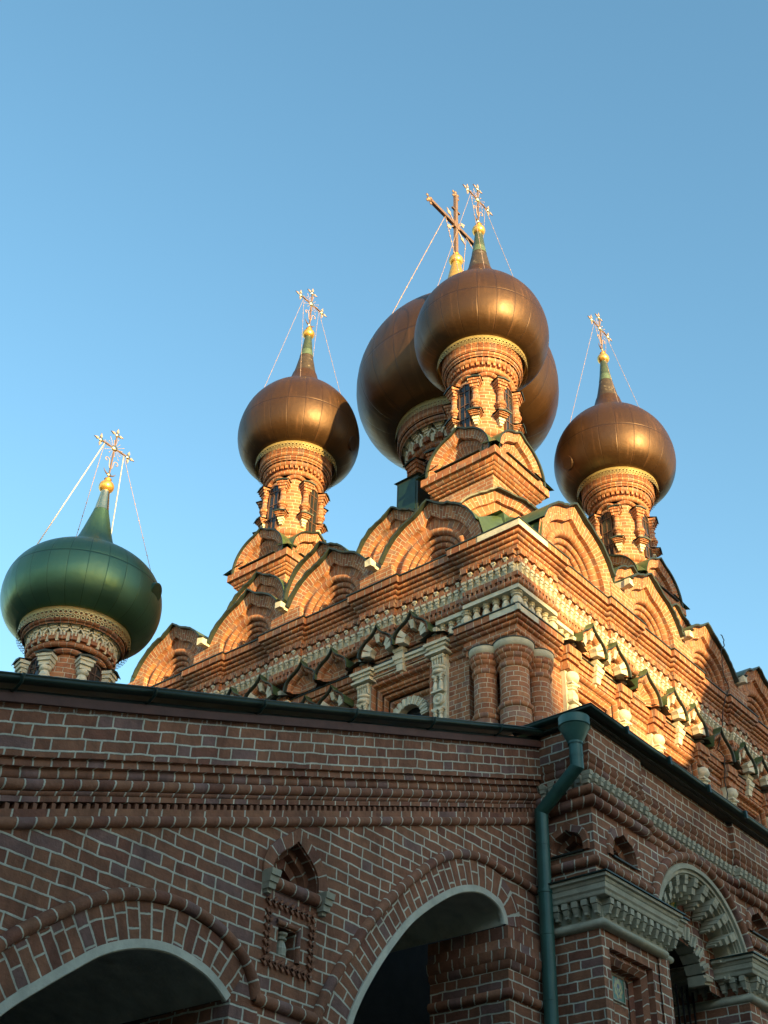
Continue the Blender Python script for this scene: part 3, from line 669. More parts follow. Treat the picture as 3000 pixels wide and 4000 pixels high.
    if drops:
        m = MB(); n = drops
        for i in range(n):
            a = 2*math.pi*i/n; c, s = math.cos(a), math.sin(a); T = lambda t, d, zz: (x+c*d-s*t, y+s*d+c*t, zz); zt = z['mould']-.03; r0 = r*1.03
            for (w, dd, a0, a1) in ((.105, .15, 0, .045), (.085, .125, .045, .08), (.065, .10, .08, .115), (.045, .075, .115, .15), (.025, .05, .15, .185)):
                box(m, T, -w*k, w*k, r0-.02, r0+dd*k, zt-a1*k*1.25, zt-a0*k*1.25, WS)
        for i in range(n):
            a = 2*math.pi*(i+.5)/n; c, s = math.cos(a), math.sin(a); T = lambda t, d, zz: (x+c*d-s*t, y+s*d+c*t, zz); zt = z['mould']-.235*k; r0 = r*1.03; w = .085*k
            kp = [(-w, zt-.1*k), (-w, zt-.02*k), (-w*.6, zt+.03*k), (0, zt+.09*k), (w*.6, zt+.03*k), (w, zt-.02*k), (w, zt-.1*k)]
            curve_sweep(m, T, kp, [([(0, r0-.02), (0, r0+.1*k), (-.03*k, r0+.1*k), (-.03*k, r0)], .05, WS, False)])
            box(m, T, -.045*k, .045*k, r0-.02, r0+.06*k, zt-.09*k, zt-.01*k, WS, .2); box(m, T, -.04*k, .04*k, r0-.02, r0+.07*k, zt-.19*k, zt-.1*k, WS, .3)
        lathe(m, x, y, [([(r*1.035, z['mould']-.36*k), (r*1.04, z['mould']-.03)], .05, WS, True)], 48)
        sub('stone_corbels', m, od)
        m = MB()
        for i in range(n):
            a = 2*math.pi*i/n; c, s = math.cos(a), math.sin(a); T = lambda t, d, zz: (x+c*d-s*t, y+s*d+c*t, zz); r0 = r*1.03
            box(m, T, -.07*k, .07*k, r0-.02, r0+.085*k, z['mould']-.40*k, z['mould']-.28*k, Hd, vc=.05+i)
        sub('brick_corbels', m, od)
    m = MB(); lace(m, x, y, D['lr'], z['lace'], z['top'], 'lace_gold'); sub('lace_collar', m, od)
    # dome
    mb = MB(); P = []; UV = []; zs = smooth_curve(prof, 5); n = 64; LL = [0]
    for i in range(1, len(zs)): LL.append(LL[-1]+math.hypot(zs[i][0]-zs[i-1][0], zs[i][1]-zs[i-1][1]))
    for i in range(n+1):
        a = 2*math.pi*i/n; P.append([(x+p[0]*math.cos(a), y+p[0]*math.sin(a), p[1]) for p in zs]); UV.append([(i/n, LL[j]/LL[-1]) for j in range(len(zs))])
    mb.grid(P, UV, dome, True)
    o = sub('onion_dome', mb, par)
    if hatch:
        ha, hz, hr_, hrad = hatch; c, s = math.cos(ha), math.sin(ha); m = MB()
        sl = .30; cx = x+c*hr_; cy = y+s*hr_; nrm = Vector((c*math.cos(sl), s*math.cos(sl), -math.sin(sl) if hz else 0)); up = Vector((c*math.sin(sl), s*math.sin(sl), math.cos(sl))); sd = nrm.cross(up); P = []
        for rr, dd in ((hrad*1.02, -.1), (hrad, .05), (hrad*.8, .055), (0.001, .055)): P.append([Vector((cx, cy, hz))+nrm*dd+(up*math.cos(t)+sd*math.sin(t))*rr for t in [2*math.pi*i/24 for i in range(25)]])
        m.grid(P, [[(0.5, .02)]*25]*4, dome, False); sub('hatch_cover', m, o)
    m = MB(); sp = spire
    for (pts, mat) in sp: lathe(m, x, y, [(pts, .05, mat, True)], 24)
    sub('spire', m, par)
    m = MB(); ball(m, (x, y, ball_z), ball_r, 'gold', 24, (1, 1, .95)); lathe(m, x, y, [([(ball_r*.42, ball_z+ball_r*.85), (ball_r*.42, ball_z+ball_r*1.2), (ball_r*.5, ball_z+ball_r*1.25), (0.01, ball_z+ball_r*1.3)], .05, 'gold', False)], 16)
    sub('orb', m, par)
ZN = dict(base=18.6, roll=20.15, col=20.68, cap=21.78, arch=22.02, roll2=22.14, dent=22.30, mould=22.58, lace=22.64, top=22.96)
PN = [(1.0, 22.96), (1.20, 22.98), (1.45, 23.16), (1.60, 23.46), (1.665, 23.84), (1.63, 24.25), (1.48, 24.72), (1.20, 25.15), (.88, 25.46), (.60, 25.72), (.44, 26.0), (.35, 26.3)]
SPN = [([(.40, 25.95), (.345, 26.25), (.29, 26.5), (.225, 26.85), (.195, 27.02)], 'weathered_copper'), ([(.20, 27.02), (.165, 27.27)], 'verdigris'), ([(.165, 27.27), (.10, 27.86)], 'spire_green'), ([(.075, 27.8), (.075, 27.9)], 'gold')]
DN = dict(r=.70, half=23, ww=.135, wz=20.36, lr=1.09, z=ZN)
def mini_tower(x, y, wr, hatch):
    tower(x, y, 0, 1.0, PN, DN, church, wrot=wr, spire=SPN, hatch=hatch)
    small_cross(x, y, 28.2, 1.0, church, 1.25, 25.0)
    # pedestal: stepped square base with four ogee gables and a pitched sheet roof
    mb = MB(); sq = lambda a: [(x-a, y+a), (x-a, y-a), (x+a, y-a), (x+a, y+a)]
    run(mb, sq(.74), [([(0, 16.2), (0, 18.74)], 'z', B, False), ([(0, 18.74)]+rollp(.02, 18.745, 18.82, .05), .05, Hd, True), ([(.06, 18.82), (.10, 18.83), (.12, 18.87)], 1.05, Hd, True), ([(.12, 18.87)]+rollp(.12, 18.875, 18.955, .05), 2.05, Hd, True),
        ([(.16, 18.955), (.20, 18.97), (.23, 19.05)], 3.05, Hd, True), ([(.23, 19.05), (.29, 19.055), (.29, 19.15)], 4.05, Hd, False), ([(.29, 19.15), (.29, 19.25)], 5.05, B, False), ([(.29, 19.25), (.1, 19.27)], .05, B, False)], .4, .003, closed=True)
    ped = sub('pedestal', mb, church)
    for (ax, ay) in ((-1, 0), (0, -1), (1, 0), (0, 1)):
        T = (lambda ax, ay: (lambda s, d, z: (x+ax*d-ay*s, y+ay*d+ax*s, z)))(ax, ay)
        pg = MB(); r = .86; d = .99
        arch_ring(pg, T, 0, 19.24, 19.30, [([(r, d, .14), (r*.76, d-.06, .16)], 'v', B, False), ([(r*.76, d-.06, .16), (r*.75, d-.16, .16)], .05, Hd, False), ([(r*.75, d-.16, .1), (r*.62, d-.18, 0)], 'v', B, False), ([(r*.62, d-.18, 0), (r*.5, d-.26, 0), (r*.3, d-.32, 0)], 'v', B, True)])
        disc(pg, T, 0, 19.24, 19.30, r*.3, d-.32, B)
        q = arc_pts(r, 19.30, 19.24, .14); P = [[T(p[0]*f, dd, 19.30+(p[1]-19.30)*f) for f, dd in ((.985, d), (.99, d+.05), (1.03, d+.06), (1.03, .55))] for p in q]
        pg.grid([w[:3] for w in P], [[(0, 0)]*3]*len(P), 'dark_metal'); pg.grid([w[2:] for w in P], [[(0, 0)]*2]*len(P), 'green_metal', True)  # dark edge colour stands in for shade on the green sheet
        box(pg, T, -.62, .62, d-.1, d+.09, 19.275, 19.29, 'dark_metal')
        sub('small_gable', pg, ped)
        rb = MB()
        P = [[T(1.12, 1.12, 19.27), T(1.0, .62, 19.5), T(.78, .55, 19.72)], [T(.90, 1.06, 19.30), T(.72, .68, 19.85), T(.55, .45, 20.1)]]
        rb.grid(P, [[(0, 0)]*3]*2, 'green_metal', True)
        P = [[T(-1.12, 1.12, 19.27), T(-1.0, .62, 19.5), T(-.78, .55, 19.72)], [T(-.90, 1.06, 19.30), T(-.72, .68, 19.85), T(-.55, .45, 20.1)]]
        rb.grid(P, [[(0, 0)]*3]*2, 'green_metal', True)
        lathe(rb, x, y, [([(.74, 19.35), (.66, 20.14)], .05, 'green_metal', False)], 24)
        sub('corner_roof', rb, ped)
mini_tower(0, 0, 0.0, None); mini_tower(0, 6.2, 0.06, (R(292), 23.40, 1.56, .2)); mini_tower(6.2, 0, -.04, (R(156), 23.36, 1.54, .2))
# central tower
KC = 1.5
ZC_ = dict(base=18.5, roll=20.6, col=21.2, cap=22.75, arch=23.05, roll2=23.2, dent=23.45, mould=23.95, lace=23.9, top=24.5)
PC = [(1.55, 24.48), (1.98, 24.52), (2.50, 24.9), (2.79, 25.45), (2.885, 26.05), (2.82, 26.8), (2.52, 27.6), (2.0, 28.3), (1.4, 28.85), (.9, 29.3), (.6, 29.75), (.45, 30.2)]
SPC = [([(.55, 29.9), (.40, 30.4), (.31, 30.75)], 'weathered_copper'), ([(.31, 30.7), (.22, 31.2), (.14, 31.62)], 'gold')]
tower(3.1, 3.1, 0, KC, PC, dict(r=1.25, half=14, ww=.16, wz=20.9, lr=1.72, z=ZC_), church, drops=22, spire=SPC, ball_z=31.75, ball_r=.23)
mb = MB(); Tc = lambda s, d, z: (3.1+s, 3.1+d, z); zc = 33.42
def bar(s0, s1, z0, z1):
    box(mb, Tc, s0, s1, -.05, .05, z0, z1, 'copper_bar')
bar(-.058, .058, 31.95, zc-.1); bar(-.058, .058, zc+.1, 34.9); bar(-1.3, -.1, zc-.058, zc+.058); bar(.1, 1.3, zc-.058, zc+.058); box(mb, Tc, -.14, .14, -.06, .06, zc-.14, zc+.14, 'copper_bar')
for (ex, ez) in ((-1.3, zc), (1.3, zc), (0, 34.95)):
    for (a, b, rr) in ((0, 0, .12), (.12, .09, .075), (.12, -.09, .075), (-.12, .09, .075), (-.12, -.09, .075), (0, .14, .08)):
        ox, oz = (a, b) if ex == 0 else (b+ (.08 if ex > 0 else -.08) , a)
        ball(mb, (3.1+ex+ox, 3.1, ez+oz), rr, 'copper_bar', 10, (.8, .4, .8))
for a in (45, 135, 225, 315):
    u = (math.cos(R(a)), math.sin(R(a))); tube(mb, [(3.1+u[0]*.1, 3.1, zc+u[1]*.1), (3.1+u[0]*.42, 3.1, zc+u[1]*.42)], .018, 'pink_gold', 5)
    leaf(mb, (3.1+u[0]*.40, 3.1, zc+u[1]*.40), u[0], u[1], .28, .16, 'pink_gold')
box(mb, Tc, -.2, .2, -.03, .03, 34.15, 34.2, 'copper_bar')
oc = sub('cross', mb, church, 'large plain bar cross on the central dome'); chains(3.1, 3.1, zc, .55, church, 2.3, 28.0, .011)
# stubby lower part of the central drum
mb = MB(); lathe(mb, 3.1, 3.1, [([(1.5, 19.0), (1.5, 20.4)], 'z', B, True), (rollp(1.5, 20.4, 20.6, .1), .05, Hd, True), ([(1.55, 20.6), (1.25, 20.75)], .05, 'green_metal', True)], 48); sub('drum_base', mb, church)
mb = MB()
Th = lambda s, d, z: (1.62+d*-.0+s*0-0, 0, 0)
hx, hy = -.8, 1.32
box(mb, LF, 1.30, 1.92, .35, .8, 18.7, 19.72, 'dark_metal'); box(mb, LF, 1.36, 1.86, .8, .815, 18.76, 19.66, 'gutter_green')
mb.grid([[LF(1.24, .86, 19.73), LF(1.98, .86, 19.73)], [LF(1.24, .3, 19.86), LF(1.98, .3, 19.86)]], [[(0, 0)]*2]*2, 'dark_metal')
sub('roof_hatch', mb, church, 'dark green metal hatch box beside the front tower')
# ---------------------------------------------------------------- window surrounds on the church
OGEE = smooth_curve([(1, 0), (.985, .17), (.88, .36), (.68, .50), (.46, .60), (.26, .70), (.10, .84), (0, 1)], 3)
OGEE = [(-x, z) for x, z in OGEE]+[(x, z) for x, z in OGEE[::-1][1:]]
def pediment(T, s0, hw, z0, d, par, whit=True, h=None):
    """small ogee pediment: brick roll, radiating stone corbels, sheet flashing"""
    h = h or hw*1.36; mb = MB(); L = [0]
    c = lambda f, fz=None: [(s0+x*hw*f, z0+z*h*(fz or f)) for x, z in OGEE]
    for p, q in zip(c(1), c(1)[1:]): L.append(L[-1]+math.dist(p, q))
    def ring(secs, mode, mat, sm=False):
        P = [[T(p[0], dd, p[1]) for p, dd in zip(ps, [x[1] for x in secs])] for ps in zip(*[c(x[0]) for x in secs])]
        mb.grid(P, [[((.004+.1*j, l) if mode == 'v' else (l, mode)) for j in range(len(secs))] for l in L], mat, sm)
    ring([(1, d-.35), (1, d+.03)], .05, Hd); ring([(1, d+.03), (.92, d+.065), (.84, d+.05), (.80, d)], .05, Hd, True); ring([(.80, d), (.80, d-.07)], .05, Hd); ring([(.80, d-.07), (.5, d-.15)], 'v', B)
    k = c(.5); mb.poly([T(p[0], d-.15, p[1]) for p in k], [p for p in k], B)
    o = sub('pediment', mb, par)
    fm = MB(); P = [[T(p[0], dd, p[1]) for p, dd in zip(ps, (d+.02, d+.11, d+.12, d-.2))] for ps in zip(c(.99), c(1.0), c(1.05), c(1.05))]
    fm.grid([w[:3] for w in P], [[(0, 0)]*3]*len(P), 'dark_metal'); fm.grid([w[2:] for w in P], [[(0, 0)]*2]*len(P), 'green_metal', True); sub('flashing', fm, o)  # shade under the sheet is painted by its dark edge colour
    if whit:
        q = hw/.42
        for (x, z, a) in ((-.80, .12, 80), (-.66, .37, 48), (0, .68, 0), (.66, .37, -48), (.80, .12, -80)):
            w = MB(); Ta = rotT(T, s0+x*hw, z0+z*h, R(a))
            for (x0, x1, ww, dd) in ((-.01, .04, .062, .10), (.04, .09, .054, .085), (.09, .15, .044, .065)): box(w, Ta, -ww*q, ww*q, d-.13, d+dd-.02, -x1*q, -x0*q, WS, .16)
            sub('stone_corbel', w, o)
    return o
def pilaster(T, s, z0, z1, d, par, style):
    m = MB(); w = .15
    box(m, T, s-w, s+w, d-.2, d-.04, z0, z1, WS)
    p = T(s, d-.02, 0)
    if style == 'leaf':
        zt = z1
        for (a, b, ww, dd) in ((.0, .06, .27, .14), (.06, .12, .23, .10), (.12, .2, .18, .06), (.2, .25, .24, .12)): box(m, T, s-ww, s+ww, d-.2, d+dd, zt+.25-b, zt+.25-a, WS)
        for i in range(5):
            t = -.12+.06*i; ball(m, T(s+t, d+.03, zt-.06), .045, WS, 8); box(m, T, s+t-.018, s+t+.018, d-.04, d+.04, zt-.24, zt-.09, WS, .3)
        lathe(m, p[0], p[1], [(rollp(.11, zt-.32, zt-.25, .03), .05, WS, True), (rollp(.1, zt-.42, zt-.33, .04), .05, WS, True)], 12)
        for base in (zt-.8, zt-1.5):
            box(m, T, s-.13, s+.13, d-.05, d+.05, base+.34, base+.38, WS); box(m, T, s-.14, s+.14, d-.05, d+.06, base, base+.04, WS)
            for t in (-.065, .065): q = T(s+t, d+.01, 0); baluster(m, q[0], q[1], base+.04, base+.34, .05)
        zr = zt-.93
        P = []
        for rr, dd in ((.12, -.04), (.12, .02), (.09, .03), (.075, .0), (.05, .0), (.04, .03), (.001, .03)): P.append([T(s+rr*math.cos(t), d+dd, zr+rr*math.sin(t)) for t in [2*math.pi*i/16 for i in range(17)]])
        m.grid(P, [[(0, 0)]*17]*len(P), WS, True)
    else:
        zt = z1
        for i, (a, b, r_) in enumerate(((0, .26, .15), (.3, .62, .12), (.7, .92, .14), (.98, 1.3, .12))):
            if i % 2 == 0: ball(m, T(s, d+.0, zt-(a+b)/2), r_, WS, 12, (1, 1, .9))
            else: baluster(m, p[0], p[1], zt-b, zt-a, r_)
        for a in (.28, .66, .95): box(m, T, s-.14, s+.14, d-.1, d+.09, zt-a-.02, zt-a+.02, WS)
    return sub('pilaster', m, par)
def window_unit(T, s, d, par, style):
    """paired ogee pediments over a deep stepped opening between stone pilasters"""
    hs = .92
    m = MB()
    z = 13.95
    for i, (w, dd) in enumerate(((.68, .12), (.60, .02), (.52, -.08), (.44, -.18))):
        zt = 13.55-.11*i
        pts = [(-w, 10.5), (-w, zt), (w, zt), (w, 10.5)]
        for a, b in ((0, 1), (2, 3)): pass
        pr = [(.085, d+dd-.1), (.07, d+dd-.02), (.035, d+dd), (.01, d+dd-.02), (0.0, d+dd-.1)]
        P = []; UV = []
        for (px, pz, nx, nz, L) in ((s-w, 10.5, 1, 0, 0), (s-w, zt, 1, -1, zt-10.5), (s+w, zt, -1, -1, zt-10.5+2*w), (s+w, 10.5, -1, 0, 2*zt-21+2*w)):
            P.append([T(px-nx*o*-1*0+(-nx)*(o-.0), e, pz-nz*o if nz else pz) for o, e in pr]); UV.append([(L, .05+i)]*5)
        m.grid(P, UV, Hd, True)
    box(m, T, s-.78, s+.78, d-.35, d-.1, 13.52, 13.72, B, faces='FD')
    box(m, T, s-.80, s-.70, d-.35, d-.05, 10.5, 13.6, B); box(m, T, s+.70, s+.80, d-.35, d-.05, 10.5, 13.6, B)
    o = sub('window_surround', m, par)
    w = MB(); zc = 12.75; r = .40
    n = 11
    for i in range(n):
        Ta = rotT(T, s, zc, R(-82+164*i/(n-1))); 
        for (a, b, dd) in ((-.05, -.02, -.0), (-.02, .02, .02), (.02, .05, .0)): box(w, Ta, a, b, d-.3, d-.14+dd, r-.1, r+.07, WS)
    sub('stone_arch', w, o)
    g = MB(); a = arc_pts(r-.08, zc, 10.5, 0); g.poly([T(s+p[0], d-.33, p[1]) for p in a], [(0, 0)]*len(a), 'glass')
    for i in range(5): box(g, T, s-.3+.15*i-.008, s-.3+.15*i+.008, d-.31, d-.295, 10.5, zc+.2, 'black_iron')
    for i in range(12): box(g, T, s-.33, s+.33, d-.295, d-.283, 10.7+.2*i, 10.715+.2*i, 'black_iron')
    sub('grille', g, o)
    # flat wall of the spandrel over the stone arch
    e = MB(); aa = [(s+p[0], p[1]) for p in arc_pts(r+.0, zc, 10.5, 0, n=20)]; flat_poly(e, T, [(s-.46, 10.5)]+[(s-.46, 13.3), (s+.46, 13.3), (s+.46, 10.5)]+aa, [], d-.28, B); sub('wall', e, o)
    e = MB()
    for (z0, z1, dd) in ((13.90, 13.96, .17), (13.84, 13.90, .13), (13.78, 13.84, .09), (13.72, 13.78, .05)): box(e, T, s-hs-.02, s+hs+.02, d-.1, d+dd, z0, z1, WS)
    if style == 'leaf': sub('entablature', e, o)
    else:
        e = MB()
        for (z0, z1, dd) in ((13.86, 13.95, .15), (13.77, 13.86, .11), (13.68, 13.77, .07)): box(e, T, s-hs-.02, s+hs+.02, d-.1, d+dd, z0, z1, Hd, vc=.05)
        sub('entablature', e, o)
    for sg in (-1, 1):
        pilaster(T, s+sg*hs, 11.0, 13.68 if style == 'leaf' else 13.5, d+.12, o, style)
        if style != 'leaf':
            e = MB()
            for (z0, z1, ww, dd) in ((13.5, 13.6, .17, .18), (13.6, 13.7, .15, .14), (13.7, 13.8, .19, .2), (13.8, 13.97, .21, .25)): box(e, T, s+sg*hs-ww, s+sg*hs+ww, d-.1, d+dd, z0, z1, Hd, vc=.05)
            sub('pilaster_head', e, o)
        else:
            e = MB(); box(e, T, s+sg*hs-.2, s+sg*hs+.2, d-.1, d+.24, 13.93, 14.05, Hd, vc=.05); sub('pilaster_head', e, o)
        c = s+sg*hs; f = MB(); f.grid([[T(c-.3, d+.34, 14.0), T(c, d+.36, 14.08), T(c+.3, d+.34, 14.0)], [T(c-.3, d-.1, 14.09), T(c, d-.1, 14.16), T(c+.3, d-.1, 14.09)]], [[(0, 0)]*3]*2, 'dark_metal'); sub('pilaster_roof', f, o)
        pediment(T, s+sg*.43, .43, 14.12, 2.31, par)
    e = MB()
    for (a, b, ww, dd) in ((14.05, 14.12, .13, .24), (13.97, 14.05, .11, .2), (13.88, 13.97, .13, .24), (13.80, 13.88, .105, .2), (13.66, 13.80, .08, .17), (13.58, 13.66, .035, .1)): box(e, T, s-ww, s+ww, d-.1, d+dd, a, b, WS, .1)
    sub('pendant', e, o)
    for sg in (-.9, .9):
        e = MB(); box(e, T, s+sg-.07, s+sg+.07, d, d+.26, 14.06, 14.22, WS, .15); sub('pendant', e, o)
for s in (.55, 4.60): window_unit(LF, s, 2.02, church, 'leaf')
for s in (.52, 3.65, 6.75): window_unit(RF, s, 2.02, church, 'ball')
for s in (2.15, 2.98): pediment(LF, s, .42, 14.05, 2.31, church, False)
for s in (2.20, 2.90): pediment(LF, s, .36, 13.35, 2.20, church, True)
for s in (2.09, 5.2): pediment(RF, s, .46, 13.98, 2.31, church, False)
for s in (2.09, 5.2): pediment(RF, s, .42, 12.0, 2.2, church, True)
# ---------------------------------------------------------------- green domed chapel
chapel = thing('chapel', 'green onion dome on a round brick drum with white corbels, rising behind the staircase roof', 'chapel', (-6.45, 5.03, 0))
PG = [(1.0, 14.02), (1.12, 14.02), (1.36, 14.19), (1.49, 14.46), (1.53, 14.76), (1.48, 15.07), (1.32, 15.35), (1.05, 15.58), (.74, 15.77), (.50, 15.98), (.37, 16.2), (.30, 16.42)]
tower(-6.45, 5.03, 0, 1.0, PG, dict(r=.73, half=21, ww=.13, wz=11.9, lr=1.05, z=dict(base=9.8, roll=11.5, col=12.15, cap=13.10, arch=13.22, roll2=13.36, dent=13.5, mould=13.84, lace=13.66, top=14.02)), chapel, wrot=.12, col='stone', drops=26,
      dome='green_sheet', spire=[([(.38, 16.15), (.30, 16.42), (.155, 16.98)], 'green_sheet'), ([(.158, 16.98), (.152, 17.0), (.09, 17.5)], 'pale_gold')], ball_z=17.62, ball_r=.16, hatch=(R(296), 14.80, 1.495, .19), cols=26)
small_cross(-6.45, 5.03, 17.82, .80, chapel, 1.35, 15.2, thick=(1, 3))
mb = MB(); box(mb, Tc if False else (lambda s, d, z: (s, d, z)), -9.2, -2.3, 2.6, 8.6, 0, 9.5, B, faces='FBLR')
mb.grid([[(-9.3, 2.5, 9.5), (-9.3, 8.7, 9.5)], [(-6.9, 4.6, 10.4), (-6.9, 5.5, 10.4)], [(-6.0, 4.6, 10.4), (-6.0, 5.5, 10.4)], [(-2.3, 2.5, 9.5), (-2.3, 8.7, 9.5)]], [[(0, 0), (0, 1)]]*4, 'green_metal')
mb.grid([[(-9.3, 2.5, 9.5), (-2.3, 2.5, 9.5)], [(-6.9, 4.6, 10.4), (-6.0, 4.6, 10.4)]], [[(0, 0), (0, 1)]]*2, 'green_metal')
sub('wall', mb, chapel)
# ---------------------------------------------------------------- covered staircase on the left
stair = thing('covered_staircase', 'shaded brick staircase gallery with two climbing arches, left of the downpipe', 'staircase', (-10.6, -5.7, 0))
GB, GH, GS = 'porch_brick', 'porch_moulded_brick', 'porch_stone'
SL = .3542
gz = lambda x, y: 8.27+SL*(min(x, -7.17)+7.21)
XL = -17.0; D0 = 5.7
gp = [(XL, -D0), (-7.16, -D0)]
a1r = [(-13.95, 3.55), (-13.75, 3.92), (-13.49, 4.24), (-13.27, 4.43), (-13.0, 4.62), (-12.71, 4.79), (-12.39, 4.90), (-12.05, 4.935), (-11.69, 4.88), (-11.42, 4.76), (-11.25, 4.60), (-11.19, 4.45)]
a1w = [(-13.72, 3.3), (-13.6, 3.62), (-13.39, 3.86), (-13.18, 4.04), (-12.94, 4.23), (-12.69, 4.41), (-12.40, 4.53), (-12.09, 4.575), (-11.78, 4.53), (-11.6, 4.46), (-11.46, 4.37)]
a2r = [(-10.52, 4.46), (-10.38, 4.74), (-10.17, 5.05), (-9.97, 5.33), (-9.76, 5.57), (-9.49, 5.84), (-9.2, 6.09), (-8.94, 6.29), (-8.70, 6.42), (-8.45, 6.50), (-8.2, 6.53), (-7.9, 6.52), (-7.5, 6.50), (-7.2, 6.47)]
a2w = [(-10.25, 4.0), (-10.15, 4.46), (-10.05, 4.69), (-9.92, 4.90), (-9.77, 5.11), (-9.60, 5.32), (-9.40, 5.54), (-9.19, 5.72), (-8.94, 5.90), (-8.71, 6.04), (-8.5, 6.13), (-8.29, 6.18), (-8.07, 6.17), (-7.92, 6.11), (-7.85, 6.02), (-7.83, 5.93)]
c1r, c1w, c2r, c2w = [smooth_curve(c, 5) for c in (a1r, a1w, a2r, a2w)]
keel = [(-11.24, 5.40), (-11.235, 5.50), (-11.195, 5.60), (-11.10, 5.71), (-10.98, 5.795), (-10.86, 5.90), (-10.74, 5.825), (-10.63, 5.75), (-10.53, 5.655), (-10.48, 5.55), (-10.47, 5.42)]
kin = [(-10.86+(x+10.86)*.70, 5.40+(z-5.40)*.72) for x, z in keel]
mb = MB(); lz = lambda x: gz(x, 0)-1.0
hole1 = c1w+[(-11.44, 0.01), (-13.8, 0.01)]; hole2 = c2w+[(-7.83, 0.01), (-10.28, 0.01)]
hk = kin+[]; nich = [(-11.0, 4.80), (-10.80, 4.80), (-10.80, 5.02), (-11.0, 5.02)]
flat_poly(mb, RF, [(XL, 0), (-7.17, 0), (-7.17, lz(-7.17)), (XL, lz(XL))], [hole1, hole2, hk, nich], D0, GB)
for cw, x1, x0 in ((c1w, -11.44, -13.8), (c2w, -7.83, -10.28)):
    curve_sweep(mb, RF, cw, [([(0.0, D0+.006), (.265, D0+.006)], 'v', GB, False)])
    curve_sweep(mb, RF, [(x0, 0), cw[0]], [([(0, D0), (0, D0-.6)], .05, GB, False)]); 
    box(mb, RF, x1-.002, x1, D0-.7, D0, 0, cw[-1][1], GB, faces='L')
# upper courses follow the slope of the stair
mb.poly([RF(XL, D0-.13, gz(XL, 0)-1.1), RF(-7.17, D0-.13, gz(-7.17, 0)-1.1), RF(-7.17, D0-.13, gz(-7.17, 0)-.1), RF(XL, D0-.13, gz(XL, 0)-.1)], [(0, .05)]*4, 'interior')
run(mb, gp, [([(.06, -.12), (.06, -.20)], .05, GH, False), ([(.06, -.16), (.06, -.55)], 'z', GB, False), ([(.06, -.55), (.02, -.552)], 6.05, GH, False), ([(.02, -.552), (.035, -.575), (.04, -.615)], 6.05, GH, True), ([(.04, -.615), (.0, -.618)], 7.05, GH, False), ([(.0, -.618), (.014, -.65), (.016, -.695), (-.02, -.70)], 7.05, GH, True),
             ([(.01, -.70)]+rollp(.012, -.79, -.70, .038), 8.05, GH, True), ([(.02, -.795), (.03, -.80), (.01, -.83), (-.005, -.83)], 9.05, GH, True), ([(.012, -.83), (.012, -.872), (-.12, -.872)], 10.05, GH, False), ([(-.11, -.86), (-.11, -.935)], 10.05, 'interior', False), ([(-.12, -.928), (.012, -.928)], 10.05, GH, False),  # slot backs coloured dark to paint in the shade of the recess
             ([(.012, -.925), (.012, -.985)], 11.05, GB, False), (rollp(.0, -1.07, -.98, .045, 7), 12.05, GH, True)], .35, .004, gz)
sub('wall', mb, stair)
mb = MB(); x = XL+.1
while x < -7.25:
    z = gz(x, 0); w = .014
    P = [(x-w, -.93), (x-w, -.885), (x, -.868), (x+w, -.885), (x+w, -.93)]
    # little arches: posts between dark slots
    b0 = x+w+.006; b1 = x+.073-w-.006; zb = z
    mb.poly([RF(b0, D0+.012, zb-.93), RF(b1, D0+.012, zb-.93+SL*(b1-b0)), RF(b1, D0+.012, zb-.87), RF(b0, D0+.012, zb-.87)], [(b0, .05)]*4, 'worn_brick')
    mb.poly([RF(b0, D0-.11, zb-.93), RF(b0, D0+.012, zb-.93), RF(b0, D0+.012, zb-.87), RF(b0, D0-.11, zb-.87)], [(b0, .05)]*4, 'worn_brick')
    mb.poly([RF(b1, D0-.11, zb-.93), RF(b1, D0+.012, zb-.93), RF(b1, D0+.012, zb-.87), RF(b1, D0-.11, zb-.87)], [(b0, .05)]*4, 'worn_brick')
    x += .073+random.uniform(-.003, .003)
sub('slot_frieze', mb, stair)
for c, nm in ((c1r, 'arch_moulding'), (c2r, 'arch_moulding')):
    m = MB(); tube(m, [RF(p[0], D0+.005, p[1]-.045) for p in c], .049, GH, 10); sub(nm, m, stair)
m = MB(); tube(m, [RF(-11.22, D0+.005, 4.41), RF(-10.85, D0+.005, 4.412), RF(-10.47, D0+.005, 4.41)], .049, GH, 10); sub('arch_moulding', m, stair)
for cw in (c1w, c2w):
    m = MB(); curve_sweep(m, RF, cw, [([(.0, D0+.0), (.0, D0+.022), (-.062, D0+.022), (-.07, D0+.01), (-.07, D0-.02)], .05, 'plaster', False)]); sub('white_arch_edge', m, stair)
    m = MB(); cc = [(p[0], p[1]) for p in cw]; curve_sweep(m, RF, cc, [([(-.03, D0-.015), (-.03, D0-2.6)], .05, 'plaster', True)]); sub('vault', m, stair)
mb = MB()
mb.poly([RF(XL, D0-2.6, 0), RF(-2.2, D0-2.6, 0), RF(-2.2, D0-2.6, 8.4), RF(-7.2, D0-2.6, 8.3), RF(XL, D0-2.6, gz(XL, 0)+.1)], [(0, 0)]*5, 'interior')

